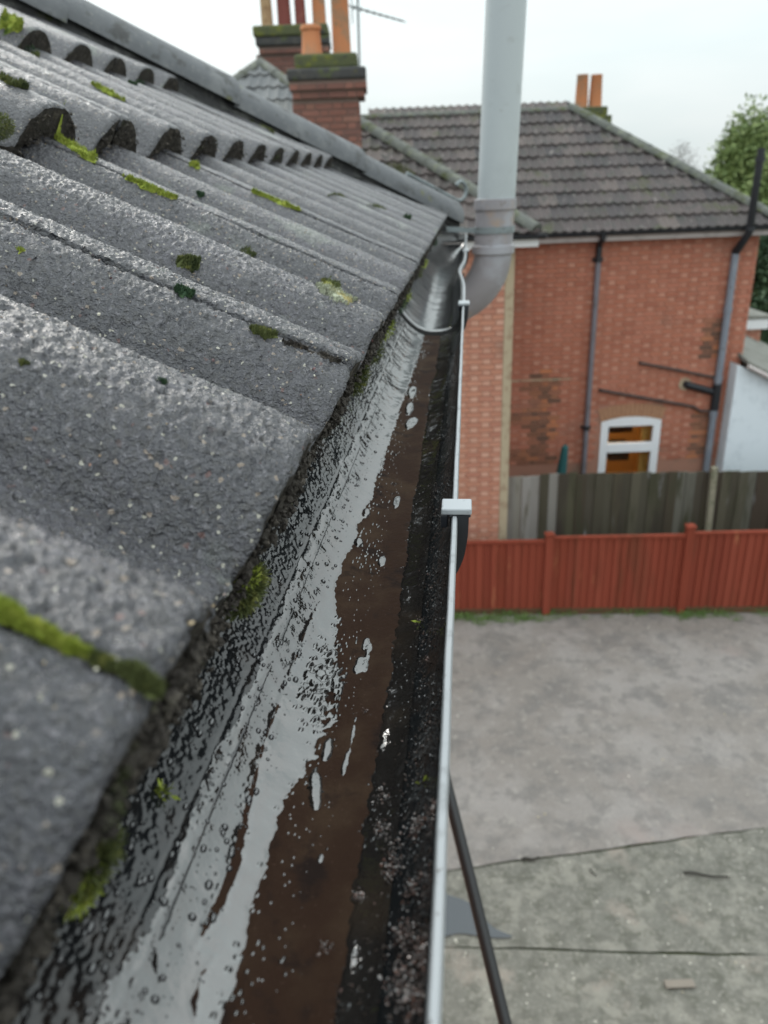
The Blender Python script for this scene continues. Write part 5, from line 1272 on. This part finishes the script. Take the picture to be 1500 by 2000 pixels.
drops(G3(t, q, np.full(t.shape, 0.0004)), 0.00012 + 0.00050 * rng.random(len(t)) ** 5 + 0.00008 * rng.random(len(t)), Nn, M['drop'], 'water_droplets', 'tiny bright water droplets beading on the dark front wall of the gutter', 'water')
t, q, Nn = gut_pts(1100, 0.074, 0.102, 0.10, 0.7, 1.3)
drops(G3(t, q, np.full(t.shape, 0.0005)), 0.0002 + 0.0012 * rng.random(len(t)) ** 6 + 0.0002 * rng.random(len(t)), Nn, M['drop'], 'water_droplets', 'dark water beads on the back wall of the gutter next to the tiles', 'water')
# grit and crumbs of moss on the front wall near the lip
n = 5000; t, q, Nn = gut_pts(n, 0.0085, 0.045, 0.08, 0.55, 1.5)
keep = (fbm(t * 30, q * 80, 3, 83) > 0.05) | (rng.random(n) < 0.08); t, q, Nn = t[keep], q[keep], Nn[keep]
o = lumps('grit', G3(t, q, np.full(t.shape, 0.0003)), 0.00012 + 0.00075 * rng.random(len(t)) ** 3, M['grit'], None); tag(o, 'dark reddish grit stuck to the front wall of the gutter', 'grit')
def crumb(x, y, R, n, m_=None, zz=-0.185):
    d = ray(x, y); best = None
    th = np.linspace(0.02, pi, 2000); a, z = gprof(th); ph = np.degrees(np.arctan2(-z, a)); tgt = math.degrees(atan2(-d[2], d @ n_))
    i = int(np.argmin(np.abs(ph - tgt))); s = z[i] / d[2]; t0 = d @ g_ * s; q0 = float(np.interp(th[i], TH, arc))
    P = G3(t0 + rng.normal(0, R, n), q0 + rng.normal(0, R, n), np.abs(rng.normal(0.0008, R * 0.7, n)))
    return P
Ps = []; Rs = []
for x, y, R, n in [(748, 1622, .0016, 90), (820, 1618, .0020, 140), (868, 1590, .0016, 80), (700, 1755, .0011, 60), (638, 1856, .0013, 60), (800, 1830, .0022, 160), (830, 1870, .0020, 150), (770, 1700, .0022, 90), (790, 1920, .003, 150), (820, 1960, .003, 140), (820, 1215, .0013, 50), (710, 1395, .0012, 50), (775, 1660, .002, 60), (745, 1560, .002, 40), (812, 1735, .002, 80)]:
    P = crumb(x, y, R, n); Ps.append(P); Rs.append(0.0002 + 0.0006 * rng.random(n) ** 2)
o = lumps('moss_crumbs', np.concatenate(Ps), np.concatenate(Rs), material('wet_crumbs', (0.10, 0.085, 0.075), 0.15, ior=2.0, rnd=[(0.06, 0.03, 0.025), (0.16, 0.14, 0.13), (0.12, 0.06, 0.045), (0.03, 0.03, 0.03)], island=True), None)
tag(o, 'small wet crumbs of debris clinging inside the gutter near its front lip', 'debris')
leafp = [crumb(820, 1218, .0005, 5), crumb(825, 1532, .0004, 3), crumb(312, 1548, .0012, 40)]
tag(leaf_cloud('leaf_fragments', M['moss_bright'], np.concatenate(leafp), 0.0035, None, 0.2, 0.35), 'tiny green leaf fragments lying in the gutter', 'leaves', kind='stuff')

# ================================================================== SOIL PIPE AT THE CORNER OF OUR HOUSE
PY = 2.45
so_ = empty('soil_pipe', tuple(at(968, 392, PY)), 'tall pale grey soil vent pipe with a stained collar and elbow at the gutter corner', 'pipe')
p_mid = at(969, 392, PY); p_top = at(989, 0, PY); d = p_top - p_mid; p_hi = p_mid + d * 3.2
MB().tube([p_mid, p_hi], [0.0555, 0.0555], 40).build('upper_pipe', M['soil_white'], so_, smooth=True)
c1 = at(967, 400, PY); c2 = at(963, 484, PY); 
MB().tube([c1 + z_ * 0.018, c1 + z_ * 0.016, c1 - z_ * 0.012, c1 - z_ * 0.014, c2 + z_ * 0.0, c2 - z_ * 0.01], [0.055, 0.0625, 0.0625, 0.0575, 0.0575, 0.0575], 40).build('socket', M['soil_old'], so_, smooth=True)
MB().tube([c2 + z_ * 0.010, c2 + z_ * 0.007, c2 - z_ * 0.014, c2 - z_ * 0.018], [0.058, 0.0635, 0.0635, 0.058], 40).build('collar', M['soil_old'], so_, smooth=True)
E0 = c2 - z_ * 0.012; pts_ = [E0]; 
dirw = n_ * 1.0
for k in range(1, 11):
    t = k / 10 * radians(62); R = 0.16; pts_.append(E0 - z_ * R * sin(t) + dirw * R * (1 - cos(t)))
last = pts_[-1]; dd = (pts_[-1] - pts_[-2]); dd /= np.linalg.norm(dd); pts_.append(last + dd * 0.42)
MB().tube(pts_, 0.0565, 36).build('elbow', M['soil_old'], so_, smooth=True)
# bracket strap round the pipe, reaching back to the fascia
q = at(965, 448, PY)
st = MB(); V = []; K = 36
for zz in (-0.009, 0.009):
    for k in range(K): t = 2 * pi * k / K; V.append((q[0] + 0.061 * cos(t), q[1] + 0.061 * sin(t), q[2] + zz))
for zz in (-0.009, 0.009):
    for k in range(K): t = 2 * pi * k / K; V.append((q[0] + 0.0578 * cos(t), q[1] + 0.0578 * sin(t), q[2] + zz))
st.add(V, [(k, (k + 1) % K, K + (k + 1) % K, K + k) for k in range(K)] + [(K + k, K + (k + 1) % K, 3 * K + (k + 1) % K, 3 * K + k) for k in range(K)])
e0 = q + np.array([-0.055, 0, 0]); e1 = at(872, 447, PY - 0.02)
st.hexa([(e1[0], e1[1] - .002, e1[2] - .008), (e0[0], e0[1] - .012, e0[2] - .008), (e0[0], e0[1] - .006, e0[2] - .008), (e1[0], e1[1] + .004, e1[2] - .008),
         (e1[0], e1[1] - .002, e1[2] + .006), (e0[0], e0[1] - .012, e0[2] + .006), (e0[0], e0[1] - .006, e0[2] + .006), (e1[0], e1[1] + .004, e1[2] + .006)])
st.build('bracket', M['zinc'], so_)

# ================================================================== BLACK HOSE LEANING UNDER THE GUTTER
A = ray(866, 1525) * 2.15; B = ray(1000, 2040) * 1.90
A[2] += EYE; B[2] += EYE; d = (B - A) / np.linalg.norm(B - A)
P = []
L1 = (B[2] - 0.02) / -d[2] if d[2] < 0 else 3
for k in range(26):
    t = -0.5 + (L1 + 0.5) * k / 25; p = A + d * t
    p = p + np.array([0.006 * sin(k * 0.9), 0, 0]); P.append(p)
hs = MB().tube(P, 0.0165, 16).build('hose', M['hose'], smooth=True)
tag(hs, 'black rubber hose slanting down from beneath the gutter to the concrete', 'hose')
